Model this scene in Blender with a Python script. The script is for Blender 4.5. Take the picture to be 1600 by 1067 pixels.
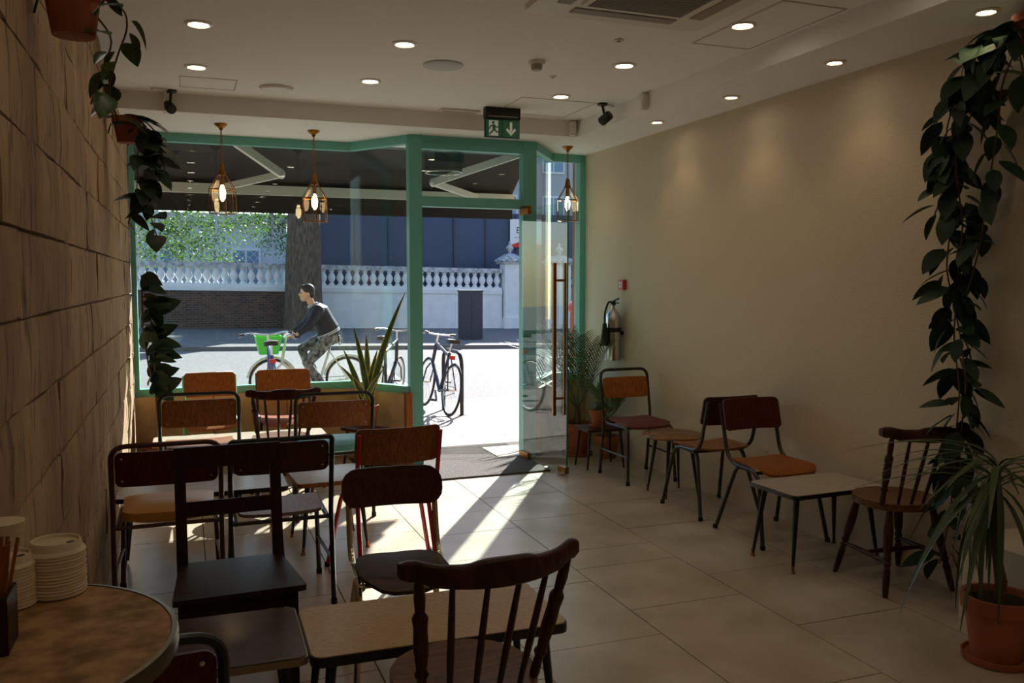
import bpy, math, random
from mathutils import Vector, Matrix
R = math.radians
PI = math.pi
scene = bpy.context.scene
for o in list(bpy.data.objects): bpy.data.objects.remove(o)
C = scene.collection

# ------------------------------------------------------------------ camera, sky, sun, exposure
CAM_H, YAW, PITCH, FPX = 1.58, R(20.5466), R(4.0167), 1360.0
cd = bpy.data.cameras.new('camera'); cam = bpy.data.objects.new('camera', cd); C.objects.link(cam)
cd.sensor_width = 36.0; cd.lens = FPX/1600*36.0; cd.clip_start = .05; cd.clip_end = 400
cam.location = (0, 0, CAM_H); cam.rotation_euler = (PI/2-PITCH, 0, -YAW)
scene.camera = cam
vs = scene.view_settings
vs.view_transform = 'Standard'; vs.look = 'None'; vs.gamma = 1; vs.exposure = 0.0
vs.use_curve_mapping = False
world = bpy.data.worlds.new('sky'); scene.world = world; world.use_nodes = True
wn = world.node_tree.nodes; wl = world.node_tree.links
sky = wn.new('ShaderNodeTexSky'); sky.sky_type = 'NISHITA'; sky.sun_disc = False
sky.sun_elevation = R(31); sky.sun_rotation = R(30); sky.air_density = 1.0; sky.dust_density = .6
wl.new(sky.outputs[0], wn['Background'].inputs[0]); wn['Background'].inputs[1].default_value = 0.28
sl = bpy.data.lights.new('sun', 'SUN'); sl.energy = 15.0; sl.angle = R(.5); sl.color = (1, .95, .88)
sun = bpy.data.objects.new('sun', sl); C.objects.link(sun)
SUN_DIR = Vector((-.62, -1, -.68)); sun.rotation_euler = SUN_DIR.to_track_quat('-Z', 'Y').to_euler()
sun.location = (8, 20, 12)
scene.cycles.max_bounces = 10; scene.cycles.diffuse_bounces = 5; scene.cycles.glossy_bounces = 4
scene.cycles.transparent_max_bounces = 24; scene.cycles.transmission_bounces = 6
scene.cycles.sample_clamp_indirect = 6.0; scene.cycles.use_denoising = True
scene.cycles.caustics_reflective = False; scene.cycles.caustics_refractive = False

# pixel -> place (the photograph is 1600 x 1067)
_f = Vector((math.sin(YAW)*math.cos(PITCH), math.cos(YAW)*math.cos(PITCH), -math.sin(PITCH)))
_r = Vector((math.cos(YAW), -math.sin(YAW), 0)); _u = _r.cross(_f)
def ray(x, y): return _f + _r*((x-800)/FPX) - _u*((y-533.5)/FPX)
def at_x(x, y, X): d = ray(x, y); return Vector((0, 0, CAM_H)) + d*(X/d.x)
def at_y(x, y, Y): d = ray(x, y); return Vector((0, 0, CAM_H)) + d*(Y/d.y)
def at_z(x, y, Z): d = ray(x, y); return Vector((0, 0, CAM_H)) + d*((Z-CAM_H)/d.z)

# ------------------------------------------------------------------ materials
def rgb(r, g, b):
    f = lambda c: ((c/255+.055)/1.055)**2.4 if c > 10 else c/255/12.92
    return (f(r), f(g), f(b), 1)
MATS = {}
def mat(name, col, rough=.6, metal=0, spec=.5, noise=None, bump=None, stretch=(1, 1, 1), col2=None, emit=None, kind='noise', coat=0, alpha=None, sss=0):
    """noise = scale of colour variation between col and col2; bump = (scale, strength)"""
    if name in MATS: return MATS[name]
    m = bpy.data.materials.new(name); m.use_nodes = True; nt = m.node_tree; N = nt.nodes; L = nt.links
    b = N['Principled BSDF']; b.inputs['Base Color'].default_value = col; b.inputs['Roughness'].default_value = rough
    b.inputs['Metallic'].default_value = metal; b.inputs['Specular IOR Level'].default_value = spec
    if coat: b.inputs['Coat Weight'].default_value = coat; b.inputs['Coat Roughness'].default_value = .15
    if emit: b.inputs['Emission Color'].default_value = emit[0]; b.inputs['Emission Strength'].default_value = emit[1]
    tc = N.new('ShaderNodeTexCoord'); mp = N.new('ShaderNodeMapping'); mp.inputs['Scale'].default_value = stretch
    L.new(tc.outputs['Object'], mp.inputs['Vector'])
    if noise:
        if kind == 'wood':
            t = N.new('ShaderNodeTexNoise'); t.inputs['Scale'].default_value = noise; t.inputs['Detail'].default_value = 6; t.inputs['Distortion'].default_value = .6
        elif kind == 'voronoi':
            t = N.new('ShaderNodeTexVoronoi'); t.inputs['Scale'].default_value = noise
        else:
            t = N.new('ShaderNodeTexNoise'); t.inputs['Scale'].default_value = noise; t.inputs['Detail'].default_value = 8
        L.new(mp.outputs[0], t.inputs['Vector'])
        rmp = N.new('ShaderNodeValToRGB'); rmp.color_ramp.elements[0].position = .35; rmp.color_ramp.elements[1].position = .65
        rmp.color_ramp.elements[0].color = col; rmp.color_ramp.elements[1].color = col2 or tuple(c*.6 for c in col[:3])+(1,)
        L.new(t.outputs['Fac'] if kind != 'voronoi' else t.outputs['Distance'], rmp.inputs[0]); L.new(rmp.outputs[0], b.inputs['Base Color'])
    if bump:
        t2 = N.new('ShaderNodeTexNoise'); t2.inputs['Scale'].default_value = bump[0]; t2.inputs['Detail'].default_value = 6
        L.new(mp.outputs[0], t2.inputs['Vector'])
        bp = N.new('ShaderNodeBump'); bp.inputs['Strength'].default_value = bump[1]; bp.inputs['Distance'].default_value = .01
        L.new(t2.outputs['Fac'], bp.inputs['Height']); L.new(bp.outputs[0], b.inputs['Normal'])
    MATS[name] = m
    return m
def glass_mat(name, tint=(.93, .98, .96, 1), ior=1.5, rough=0.0):
    m = bpy.data.materials.new(name); m.use_nodes = True; nt = m.node_tree; N = nt.nodes; L = nt.links
    N.remove(N['Principled BSDF']); out = N['Material Output']
    tr = N.new('ShaderNodeBsdfTransparent'); tr.inputs[0].default_value = tint
    gl = N.new('ShaderNodeBsdfGlossy'); gl.inputs['Roughness'].default_value = rough
    fr = N.new('ShaderNodeFresnel'); geo = N.new('ShaderNodeNewGeometry'); mi = N.new('ShaderNodeMix')
    mi.inputs[2].default_value = ior; mi.inputs[3].default_value = 1/ior       # same reflectance on both faces of the pane
    L.new(geo.outputs['Backfacing'], mi.inputs[0]); L.new(mi.outputs[0], fr.inputs[0])
    mx = N.new('ShaderNodeMixShader'); L.new(fr.outputs[0], mx.inputs[0]); L.new(tr.outputs[0], mx.inputs[1]); L.new(gl.outputs[0], mx.inputs[2])
    L.new(mx.outputs[0], out.inputs[0]); MATS[name] = m
    return m
def wood(name, a, b, rough=.45, s=(1, 1, 1), sc=6, coat=0):
    return mat(name, rgb(*a), rough, spec=.22, noise=sc, col2=rgb(*b), kind='wood', stretch=s, coat=coat)

GLASS = glass_mat('window_glass')
GLASS_EDGE = mat('glass_edge', rgb(20, 120, 95), .2)
TEAL = mat('teal_paint', rgb(112, 186, 176), .45)
PLASTER = mat('ceiling_paint', rgb(240, 238, 236), .9)
RWALL = mat('textured_wall', rgb(214, 199, 174), .9, bump=(160, .55))
STONE = mat('travertine', rgb(176, 144, 108), .85, bump=(22, .6), stretch=(5, 5, .7))
MORTAR = mat('rough_mortar', rgb(138, 112, 84), .95, bump=(60, 1))
def streaks(m):     # travertine: dark vertical veins and pits over a mottled ground
    nt = m.node_tree; N = nt.nodes; L = nt.links; b = N['Principled BSDF']; tc = N.new('ShaderNodeTexCoord'); geo = N.new('ShaderNodeNewGeometry')
    def nz(sc, st, d=6):
        mp = N.new('ShaderNodeMapping'); mp.inputs['Scale'].default_value = st; L.new(geo.outputs['Position'], mp.inputs[0])
        t = N.new('ShaderNodeTexNoise'); t.inputs['Scale'].default_value = sc; t.inputs['Detail'].default_value = d; L.new(mp.outputs[0], t.inputs[0]); return t
    def ramp(t, p0, p1, c0, c1):
        r = N.new('ShaderNodeValToRGB'); r.color_ramp.elements[0].position = p0; r.color_ramp.elements[1].position = p1; r.color_ramp.elements[0].color = c0; r.color_ramp.elements[1].color = c1; L.new(t.outputs['Fac'], r.inputs[0]); return r
    def mul(a, c):
        x = N.new('ShaderNodeMix'); x.data_type = 'RGBA'; x.blend_type = 'MULTIPLY'; x.inputs[0].default_value = 1; L.new(a.outputs[0] if a.type != 'MIX' else a.outputs[2], x.inputs[6]); L.new(c.outputs[0], x.inputs[7]); return x
    g = ramp(nz(3, (1, 1, .5)), .3, .7, rgb(150, 120, 90), rgb(196, 164, 126)); v = ramp(nz(4, (3, 3, .4)), .34, .42, (.5, .46, .42, 1), (1, 1, 1, 1)); p = ramp(nz(14, (2, 2, .35)), .34, .42, (.55, .5, .46, 1), (1, 1, 1, 1))
    x = mul(mul(g, v), p); L.new(x.outputs[2], b.inputs['Base Color'])
streaks(STONE)
TILE = mat('limestone_tile', rgb(204, 191, 173), .28, noise=2.5, col2=rgb(178, 162, 140), spec=.45)
GROUT = mat('tile_grout', rgb(58, 48, 38), .9)
CLAD = mat('low_wall_stone', rgb(196, 164, 122), .6, noise=5, col2=rgb(170, 136, 96), bump=(30, .3))
BLACK = mat('black_metal', rgb(22, 20, 20), .35)
DARKTUBE = mat('bronze_tube', rgb(70, 62, 58), .35, metal=.7)
MAROON_TUBE = mat('maroon_tube', rgb(74, 34, 28), .35)
RED_TUBE = mat('red_tube', rgb(170, 26, 30), .35)
MINT = mat('mint_tube', rgb(140, 205, 165), .4)
CHROME = mat('chrome_tube', rgb(200, 190, 165), .18, metal=1)
STEEL = mat('steel', rgb(205, 205, 205), .22, metal=1)
BRASS = mat('brass', rgb(150, 100, 40), .32, metal=1)
RUBBER = mat('rubber', rgb(18, 18, 18), .8)
PLY = wood('teak_ply', (150, 92, 48), (116, 66, 32), s=(18, 18, 1.2))
PLY2 = wood('orange_ply', (172, 104, 48), (140, 80, 34), s=(14, 14, 1.2))
DPLY = wood('dark_ply', (84, 46, 28), (58, 30, 20), s=(30, 30, 1.5))
REDPLY = wood('red_brown_ply', (92, 36, 24), (70, 26, 18), s=(14, 14, 1.2))
SEATPLY = wood('seat_ply', (150, 96, 54), (118, 70, 36), s=(1.5, 14, 14))
MAUVE = wood('mauve_seat', (150, 120, 120), (128, 100, 102), s=(14, 1.5, 14))
DSEAT = wood('dark_seat', (84, 58, 46), (58, 38, 30), s=(1.5, 16, 16), rough=.3)
ELM = wood('elm', (120, 78, 46), (88, 54, 30), s=(1.2, 10, 10), rough=.35)
WIND = wood('dark_beech', (78, 42, 24), (56, 28, 16), s=(6, 6, 1.5), rough=.35)
OAK = wood('dark_oak', (58, 34, 22), (40, 22, 14), s=(8, 8, 1.2), rough=.4)
MUSTARD = mat('mustard_vinyl', rgb(196, 136, 48), .4)
PLUM = mat('plum_fabric', rgb(110, 58, 58), .8)
TEALV = mat('teal_vinyl', rgb(98, 168, 170), .45)
CREAM = wood('cream_laminate', (206, 176, 136), (184, 150, 108), s=(5, 20, 5), rough=.35, sc=8)
GREYTOP = wood('pale_laminate', (196, 184, 170), (178, 164, 148), s=(2, 14, 5), rough=.3)
GLOSSBROWN = wood('gloss_walnut', (84, 44, 28), (58, 28, 18), s=(1.5, 10, 5), rough=.22, coat=.15)
MARBLED = mat('marbled_laminate', rgb(190, 152, 106), .6, spec=.12, noise=26, col2=rgb(136, 100, 64))
PATCHY = mat('patchy_veneer', rgb(150, 104, 56), .35, noise=11, col2=rgb(84, 56, 34))
TERRA = mat('terracotta', rgb(172, 98, 64), .85, noise=6, col2=rgb(150, 82, 54))
SOIL = mat('soil', rgb(40, 30, 24), .95)
LEAF = mat('leaf', rgb(58, 84, 46), .4)
LEAF2 = mat('variegated_leaf', rgb(84, 112, 50), .4, noise=8, col2=rgb(46, 74, 34))
LEAFD = mat('dark_leaf', rgb(42, 62, 44), .5, spec=.25)
LEAFP = mat('palm_leaf', rgb(92, 116, 70), .5)
LEAFY = mat('snake_leaf_edge', rgb(206, 190, 84), .45)
LEAFS = mat('snake_leaf', rgb(72, 100, 58), .4, noise=30, col2=rgb(46, 76, 48))
STEM = mat('stem', rgb(96, 72, 50), .8)
WHITEP = mat('white_plastic', rgb(226, 222, 214), .5)
GREYP = mat('grey_plastic', rgb(170, 165, 158), .6)
BLACKP = mat('black_plastic', rgb(20, 20, 22), .45)
PAPER = mat('cup_lid_white', rgb(226, 206, 172), .7)
REDP = mat('red_plastic', rgb(190, 40, 40), .4)
MATGREY = mat('door_mat', rgb(110, 106, 102), .95, noise=90, col2=rgb(70, 66, 64), bump=(200, 1))
GREEN_SIGN = mat('exit_green', rgb(16, 92, 56), .4, emit=(rgb(16, 92, 56), .12))
WHITE_SIGN = mat('exit_white', rgb(220, 220, 205), .4, emit=((.8, .8, .7, 1), .12))
GLOW = mat('lamp_glow', (1, .8, .55, 1), .5, emit=((1, .74, .42, 1), 14))
GLOW2 = mat('downlight_glow', (1, .8, .55, 1), .5, emit=((1, .84, .64, 1), 22))
TRIM = mat('downlight_trim', rgb(215, 205, 190), .4)

# ------------------------------------------------------------------ mesh helpers
class MB:
    def __init__(s): s.v = []; s.f = []
    def add(s, vs, fs):
        n = len(s.v); s.v += [tuple(v) for v in vs]; s.f += [tuple(i+n for i in f) for f in fs]; return s
    def box(s, c, d, rz=0, rx=0, ry=0):
        M = Matrix.Rotation(rz, 3, 'Z') @ Matrix.Rotation(ry, 3, 'Y') @ Matrix.Rotation(rx, 3, 'X'); c = Vector(c)
        vs = [c + M @ Vector((x*d[0]/2, y*d[1]/2, z*d[2]/2)) for x in (-1, 1) for y in (-1, 1) for z in (-1, 1)]
        return s.add(vs, [(0, 1, 3, 2), (4, 6, 7, 5), (0, 4, 5, 1), (2, 3, 7, 6), (0, 2, 6, 4), (1, 5, 7, 3)])
    def bx(s, x0, x1, y0, y1, z0, z1): return s.box(((x0+x1)/2, (y0+y1)/2, (z0+z1)/2), (abs(x1-x0), abs(y1-y0), abs(z1-z0)))
    def cbox(s, d, c=.01):      # chamfered box about origin, chamfer on the +x face edges only (stone block)
        x, y, z = d[0]/2, d[1]/2, d[2]/2
        vs = [(-x, -y, -z), (-x, y, -z), (-x, y, z), (-x, -y, z), (x-c, -y, -z), (x-c, y, -z), (x-c, y, z), (x-c, -y, z),
              (x, -y+c, -z+c), (x, y-c, -z+c), (x, y-c, z-c), (x, -y+c, z-c)]
        return s.add(vs, [(3, 2, 1, 0), (0, 1, 5, 4), (1, 2, 6, 5), (2, 3, 7, 6), (3, 0, 4, 7), (4, 5, 9, 8), (5, 6, 10, 9), (6, 7, 11, 10), (7, 4, 8, 11), (8, 9, 10, 11)])
    def block(s, d, rnd, ny=7, nz=3):     # stone block with an uneven front (+x) face and broken edges
        x, y, z = d[0]/2, d[1]/2, d[2]/2; g = []
        for j in range(nz+1):
            for i in range(ny+1):
                ey = -1 if i == 0 else (1 if i == ny else 0); ez = -1 if j == 0 else (1 if j == nz else 0); e = ey or ez
                s.v.append((x-(rnd.uniform(.002, .010) if e else rnd.uniform(0, .004)), -y+2*y*i/ny-ey*rnd.uniform(0, .005), -z+2*z*j/nz-ez*rnd.uniform(0, .006)))
        n = (ny+1)*(nz+1)
        for j in range(nz):
            for i in range(ny): a = j*(ny+1)+i; s.f.append((a, a+1, a+ny+2, a+ny+1))
        ring = [i for i in range(ny+1)]+[j*(ny+1)+ny for j in range(1, nz+1)]+[nz*(ny+1)+i for i in range(ny-1, -1, -1)]+[j*(ny+1) for j in range(nz-1, 0, -1)]
        for i in ring: v = s.v[i]; s.v.append((-x, v[1], v[2]))
        m = len(ring)
        for k in range(m): s.f.append((ring[k], n+k, n+(k+1) % m, ring[(k+1) % m]))
        return s
    def beam(s, p, q, w, h=None, up=(0, 0, 1)):
        p, q = Vector(p), Vector(q); h = h or w; d = (q-p).normalized(); u = Vector(up)
        if abs(d.dot(u)) > .98: u = Vector((0, 1, 0))
        a = d.cross(u).normalized(); b = a.cross(d)
        vs = [e + a*(i*w/2) + b*(j*h/2) for e in (p, q) for i, j in ((-1, -1), (1, -1), (1, 1), (-1, 1))]
        return s.add(vs, [(0, 1, 2, 3), (7, 6, 5, 4), (0, 4, 5, 1), (1, 5, 6, 2), (2, 6, 7, 3), (3, 7, 4, 0)])
    def tube(s, path, r, n=8, closed=False, caps=True):
        P = [Vector(p) for p in path]; rs = r if isinstance(r, (list, tuple)) else [r]*len(P)
        m = len(P); T = []
        for i in range(m):
            a = P[(i-1) % m] if (closed or i > 0) else P[i]; b = P[(i+1) % m] if (closed or i < m-1) else P[i]
            T.append((b-a).normalized())
        u = Vector((0, 0, 1)) if abs(T[0].z) < .9 else Vector((1, 0, 0)); nrm = T[0].cross(u).normalized(); vs = []
        for i in range(m):
            nrm = (nrm - T[i]*nrm.dot(T[i])).normalized(); b = T[i].cross(nrm)
            for k in range(n):
                a = 2*PI*k/n; vs.append(P[i] + (nrm*math.cos(a) + b*math.sin(a))*rs[i])
        fs = [(i*n+k, i*n+(k+1) % n, ((i+1) % m)*n+(k+1) % n, ((i+1) % m)*n+k) for i in range(m if closed else m-1) for k in range(n)]
        if caps and not closed: fs += [tuple(range(n-1, -1, -1)), tuple((m-1)*n+k for k in range(n))]
        return s.add(vs, fs)
    def lathe(s, prof, n=16, c=(0, 0, 0), M=None, caps=True):
        vs = []; c = Vector(c)
        for r, z in prof:
            for k in range(n):
                v = Vector((r*math.cos(2*PI*k/n), r*math.sin(2*PI*k/n), z)); vs.append(c + (M @ v if M else v))
        m = len(prof); fs = [(i*n+k, i*n+(k+1) % n, (i+1)*n+(k+1) % n, (i+1)*n+k) for i in range(m-1) for k in range(n)]
        if caps: fs += [tuple(range(n-1, -1, -1)), tuple((m-1)*n+k for k in range(n))]
        return s.add(vs, fs)
    def turned(s, p, q, prof, n=10):   # lathe from p to q, prof = [(radius, t)]
        p, q = Vector(p), Vector(q); d = q-p; M = d.to_track_quat('Z', 'Y').to_matrix(); L = d.length
        return s.lathe([(r, t*L) for r, t in prof], n, p, M)
    def ball(s, c, r, n=12, m=8):
        r = r if isinstance(r, (tuple, list)) else (r, r, r)
        prof = [(max(1e-4, math.sin(PI*i/m)), -math.cos(PI*i/m)) for i in range(m+1)]
        return s.lathe(prof, n, c, Matrix.Diagonal(r))
    def prism(s, poly, z0, z1, M=None):
        n = len(poly); vs = [Vector((x, y, z0)) for x, y in poly] + [Vector((x, y, z1)) for x, y in poly]
        if M: vs = [M @ v for v in vs]
        return s.add(vs, [tuple(range(n-1, -1, -1)), tuple(range(n, 2*n))] + [(i, (i+1) % n, n+(i+1) % n, n+i) for i in range(n)])
    def rslab(s, w, h, t, r, warp, nx=14, ny=5):
        """rounded rectangle w x h, thickness t; warp(u, v, k) -> point (k = -t/2 .. t/2)"""
        xs = []
        for i in range(nx+1):
            x = -w/2 + w*i/nx; xs.append(x)
        if r > 0:
            xs = sorted(set([round(x, 5) for x in xs if abs(x) < w/2-r] + [round(sg*(w/2-r+r*math.sin(a*PI/8)), 5) for sg in (-1, 1) for a in range(5)]))
        top = []
        for x in xs:
            e = abs(x)-(w/2-r); hh = h/2 - (r - math.sqrt(max(0, r*r-e*e)) if (r > 0 and e > 0) else 0)
            top.append(hh)
        vs = []; A = len(xs); B = ny+1
        for k in (-t/2, t/2):
            for i, x in enumerate(xs):
                for j in range(B): vs.append(warp(x, -top[i]+2*top[i]*j/ny, k))
        I = lambda k, i, j: k*A*B+i*B+j
        fs = []
        for i in range(A-1):
            for j in range(ny):
                fs.append((I(0, i, j), I(0, i, j+1), I(0, i+1, j+1), I(0, i+1, j)))
                fs.append((I(1, i, j), I(1, i+1, j), I(1, i+1, j+1), I(1, i, j+1)))
            fs.append((I(0, i, 0), I(0, i+1, 0), I(1, i+1, 0), I(1, i, 0)))
            fs.append((I(0, i, ny), I(1, i, ny), I(1, i+1, ny), I(0, i+1, ny)))
        for j in range(ny):
            fs.append((I(0, 0, j), I(1, 0, j), I(1, 0, j+1), I(0, 0, j+1)))
            fs.append((I(0, A-1, j), I(0, A-1, j+1), I(1, A-1, j+1), I(1, A-1, j)))
        return s.add(vs, fs)
    def mesh(s, name, m=None, ang=35):
        me = bpy.data.meshes.new(name); me.from_pydata(s.v, [], s.f); me.validate()
        me.polygons.foreach_set('use_smooth', [True]*len(me.polygons)); me.set_sharp_from_angle(angle=R(ang)); me.update()
        if m: me.materials.append(m)
        return me
    def build(s, name, m, parent=None, ang=35, loc=None): return link(name, s.mesh(name, m, ang), parent, loc)
def link(name, me, parent=None, loc=None):
    o = bpy.data.objects.new(name, me); C.objects.link(o)
    if parent: o.parent = parent
    if loc is not None: o.location = loc
    return o
def tag(o, label=None, cat=None, group=None, kind=None):
    if label: o['label'] = label
    if cat: o['category'] = cat
    if group: o['group'] = group
    if kind: o['kind'] = kind
    return o
def thing(name, label, cat, loc=(0, 0, 0), rz=0, group=None):
    o = bpy.data.objects.new(name, None); o.empty_display_size = .1; C.objects.link(o)
    o.location = loc; o.rotation_euler = (0, 0, rz)
    return tag(o, label, cat, group)
def struct(name, mb, m, parent=None): return tag(mb.build(name, m, parent), kind='structure')
def fillet(pts, r, n=5):
    P = [Vector(p) for p in pts]; out = [P[0]]
    for i in range(1, len(P)-1):
        a, b, c = P[i-1], P[i], P[i+1]; d1 = (a-b); d2 = (c-b); rr = min(r, d1.length*.49, d2.length*.49)
        s, e = b+d1.normalized()*rr, b+d2.normalized()*rr
        for k in range(n+1):
            t = k/n; out.append(s*(1-t)**2 + b*2*t*(1-t) + e*t*t)
    out.append(P[-1]); return out
def lin(a, b, n): return [a+(b-a)*i/(n-1) for i in range(n)]

# ------------------------------------------------------------------ the room
XL, XR, YW, YD, ZS, ZC = -.41, 3.67, 7.8, 7.2, 2.79, 2.92     # left wall, right wall, window plane, door plane, soffit, ceiling
YB = -3.0
# floor: tiles in strips between joints measured in the photograph
floor = struct('floor', MB().bx(-1.7, XR+.1, YB, 7.95, -.12, -.006), GROUT)
strips = [(-1.7, -1.20), (-1.20, -.565), (-.565, .07), (.07, .70), (.70, 1.328), (1.328, 1.965), (1.965, 2.597), (2.597, 3.23), (3.23, 3.67)]
cuts = {5: [7.2, 6.03, 5.585, 5.12, 4.61, 4.057, 3.323, 2.6, 1.7, 1.1], 6: [7.2, 6.545, 5.9, 5.275, 4.552, 4.247, 3.622, 2.67, 2.0, 1.2],
        7: [7.75, 6.4, 5.488, 4.853, 3.926, 3.19, 2.25, 1.6], 8: [7.75, 6.7, 5.6, 4.9, 3.923, 3.449, 2.6, 1.7]}
random.seed(4)
for i, (a, b) in enumerate(strips):
    c = cuts.get(i)
    if not c:
        c = [7.75]; y = 7.75
        while y > 1: y -= random.choice((.93, .62, .62, .31)); c.append(y)
    c = c + [c[-1]-.9*k for k in range(1, 6) if c[-1]-.9*k > YB] + [YB]
    for y1, y0 in zip(c, c[1:]):
        if y1-y0 < .05: continue
        g = .0028
        link('tile', MB().bx(a+g, b-g, y0+g, y1-g, -.02, random.uniform(-.0006, .0004)).mesh('tile', TILE), floor)
# left wall of stone blocks in courses
wl_ = struct('wall_left', MB().bx(XL-.3, XL-.022, 1.72, 7.86, -.05, ZC+.05), MORTAR)
struct('wall_left_recess', MB().bx(-1.8, -1.7, YB, 1.72, -.05, ZC+.05).bx(-1.7, XL-.02, 1.72, 1.82, -.05, ZC+.05), RWALL)
zs = [-.03, .235, .485, .735, .983, 1.233, 1.473, 1.721, 1.994, 2.243, 2.49, 2.74, ZC]
for k in range(len(zs)-1):
    y = 1.80 - random.uniform(0, .4)
    while y < 7.84:
        w = random.uniform(.55, 1.25); y0, y1 = max(y, 1.80), min(y+w, 7.84); y += w
        if y1-y0 < .05: continue
        h = zs[k+1]-zs[k]; o = link('stone_block', MB().block((.05, y1-y0-.002, h-.003), random).mesh('stone_block', STONE), wl_)
        o.location = (XL-.028+random.uniform(-.004, .004), (y0+y1)/2, (zs[k]+zs[k+1])/2)
struct('wall_right', MB().bx(XR, XR+.15, YB, 8.0, -.05, ZC+.2), RWALL)
struct('wall_back', MB().bx(-1.8, XR+.15, YB-.1, YB, -.05, ZC+.2), RWALL)
struct('wall_plinth', MB().bx(3.285, XR, 1.6, 2.93, 0, .42), mat('plinth_white', rgb(214, 206, 190), .8))
struct('ceiling', MB().bx(-1.8, XR+.1, YB, 7.9, ZC, ZC+.15), PLASTER)
struct('ceiling_bulkhead_front', MB().bx(XL-.2, XR, 6.8, 7.9, ZS, ZC+.001), PLASTER)
struct('ceiling_bulkhead_right', MB().bx(3.13, XR, YB, 6.8, ZS, ZC+.001), PLASTER)
# ------------------------------------------------------------------ shop front
ZT = 2.72      # underside of the head frame
PL = [(XL, YW), (1.39, YW), (1.79, YD)]       # left glass line
PR = [(2.90, YD), (3.32, YW), (XR, YW)]
fr = struct('trim_1', MB(), TEAL) if False else None
hb = MB()
for a, b in list(zip(PL, PL[1:])) + [((1.79, YD), (2.90, YD))] + list(zip(PR, PR[1:])): hb.beam((*a, (ZT+ZS)/2), (*b, (ZT+ZS)/2), .07, ZS-ZT+.004)
head = struct('trim_1', hb, TEAL)
SILL = .62
sb = MB()
for a, b in zip(PL, PL[1:]): sb.beam((*a, SILL+.03), (*b, SILL+.03), .07, .06)
for a, b in zip(PR, PR[1:]): sb.beam((*a, SILL+.03), (*b, SILL+.03), .07, .06)
struct('trim_2', sb, TEAL)
struct('trim_3', MB().bx(1.765, 1.875, YD-.05, YD+.05, 0, ZS), TEAL)
struct('trim_4', MB().bx(2.785, 2.91, YD-.05, YD+.05, 0, ZS), TEAL)
struct('trim_5', MB().bx(XL, XL+.04, YW-.05, YW+.05, 0, ZT), TEAL)
struct('trim_6', MB().bx(XR-.06, XR, YW-.05, YW+.05, 0, ZT), TEAL)
struct('trim_7', MB().bx(1.875, 2.785, YD-.045, YD+.045, 2.20, 2.285), TEAL)
struct('trim_8', MB().bx(1.875, 2.785, YD-.045, YD+.045, 2.68, ZT+.01), TEAL)
def pane(name, a, b, z0, z1, t=.012):
    a, b = Vector((*a, 0)), Vector((*b, 0)); d = (b-a).normalized()*.004
    o = MB().beam((a.x+d.x, a.y+d.y, (z0+z1)/2), (b.x-d.x, b.y-d.y, (z0+z1)/2), t, z1-z0).build(name, GLASS); return tag(o, kind='structure')
pane('window_1', (XL+.04, YW), PL[1], SILL+.06, ZT)
pane('window_2', PL[1], (1.765, YD+.035), SILL+.06, ZT)
pane('window_3', (2.91, YD+.01), PR[1], SILL+.06, ZT)
pane('window_4', PR[1], (XR-.06, YW), SILL+.06, ZT)
pane('window_5', (1.875, YD), (2.785, YD), 2.285, 2.68)
# low wall under the windows
lw = MB()
for a, b in zip(PL, PL[1:]): lw.beam((a[0], a[1]-.04, SILL/2), (b[0]-.02, b[1]-.0, SILL/2), .16, SILL)
for a, b in zip(PR, PR[1:]): lw.beam((*a, SILL/2), (*b, SILL/2), .14, SILL)
lowwall = struct('wall_front_low', lw, CLAD)
MB().box((1.742, 7.17, SILL/2+.005), (.05, .13, SILL+.01)).build('end_board', PLY2, lowwall)
for x in (.2, .8):
    MB().box((x, YW-.123, SILL/2), (.006, .006, SILL)).build('panel_joint', GROUT, lowwall)
# door mat
tag(MB().rslab(.98, .66, .012, .0, lambda u, v, k: (2.31+u, 6.89+v, .008+k)).build('door_mat', MATGREY), 'dark grey ribbed entrance mat lying inside the open door', 'mat')
# open glass door leaf
DX0, DY0, DX1, DY1 = 2.775, 7.17, 2.85, 6.34
dr = thing('glass_door', 'frameless glass door leaf standing open with long brass pull handles', 'door', (DX0, DY0, 0))
dv = Vector((DX1-DX0, DY1-DY0, 0)); dn = dv.normalized(); dl = dv.length; nn = Vector((-dn.y, dn.x, 0))
def dpt(t, z, off=0): v = dn*t+nn*off; return (v.x, v.y, z)
MB().beam(dpt(.02, 1.11), dpt(dl-.004, 1.11), .011, 2.17).build('glass_leaf', GLASS, dr)
MB().beam(dpt(dl-.003, 1.11), dpt(dl, 1.11), .0112, 2.17).build('glass_edge', GLASS_EDGE, dr)
for z in (.035, 2.185): MB().beam(dpt(0, z), dpt(.16, z), .035, .07).build('patch_fitting', BRASS, dr)
MB().beam(dpt(dl-.12, .045), dpt(dl-.002, .045), .04, .055).build('patch_lock', BRASS, dr)
for s in (-1, 1):
    h = MB(); h.beam(dpt(dl-.13, .48, s*.05), dpt(dl-.13, 1.72, s*.05), .026, .026, up=(1, 0, 0)); hh = h.build('pull_handle', BRASS, dr)
for z in (.62, 1.58): MB().tube([dpt(dl-.13, z, -.05), dpt(dl-.13, z, .05)], .01).build('handle_bolt', BRASS, dr)

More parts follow.
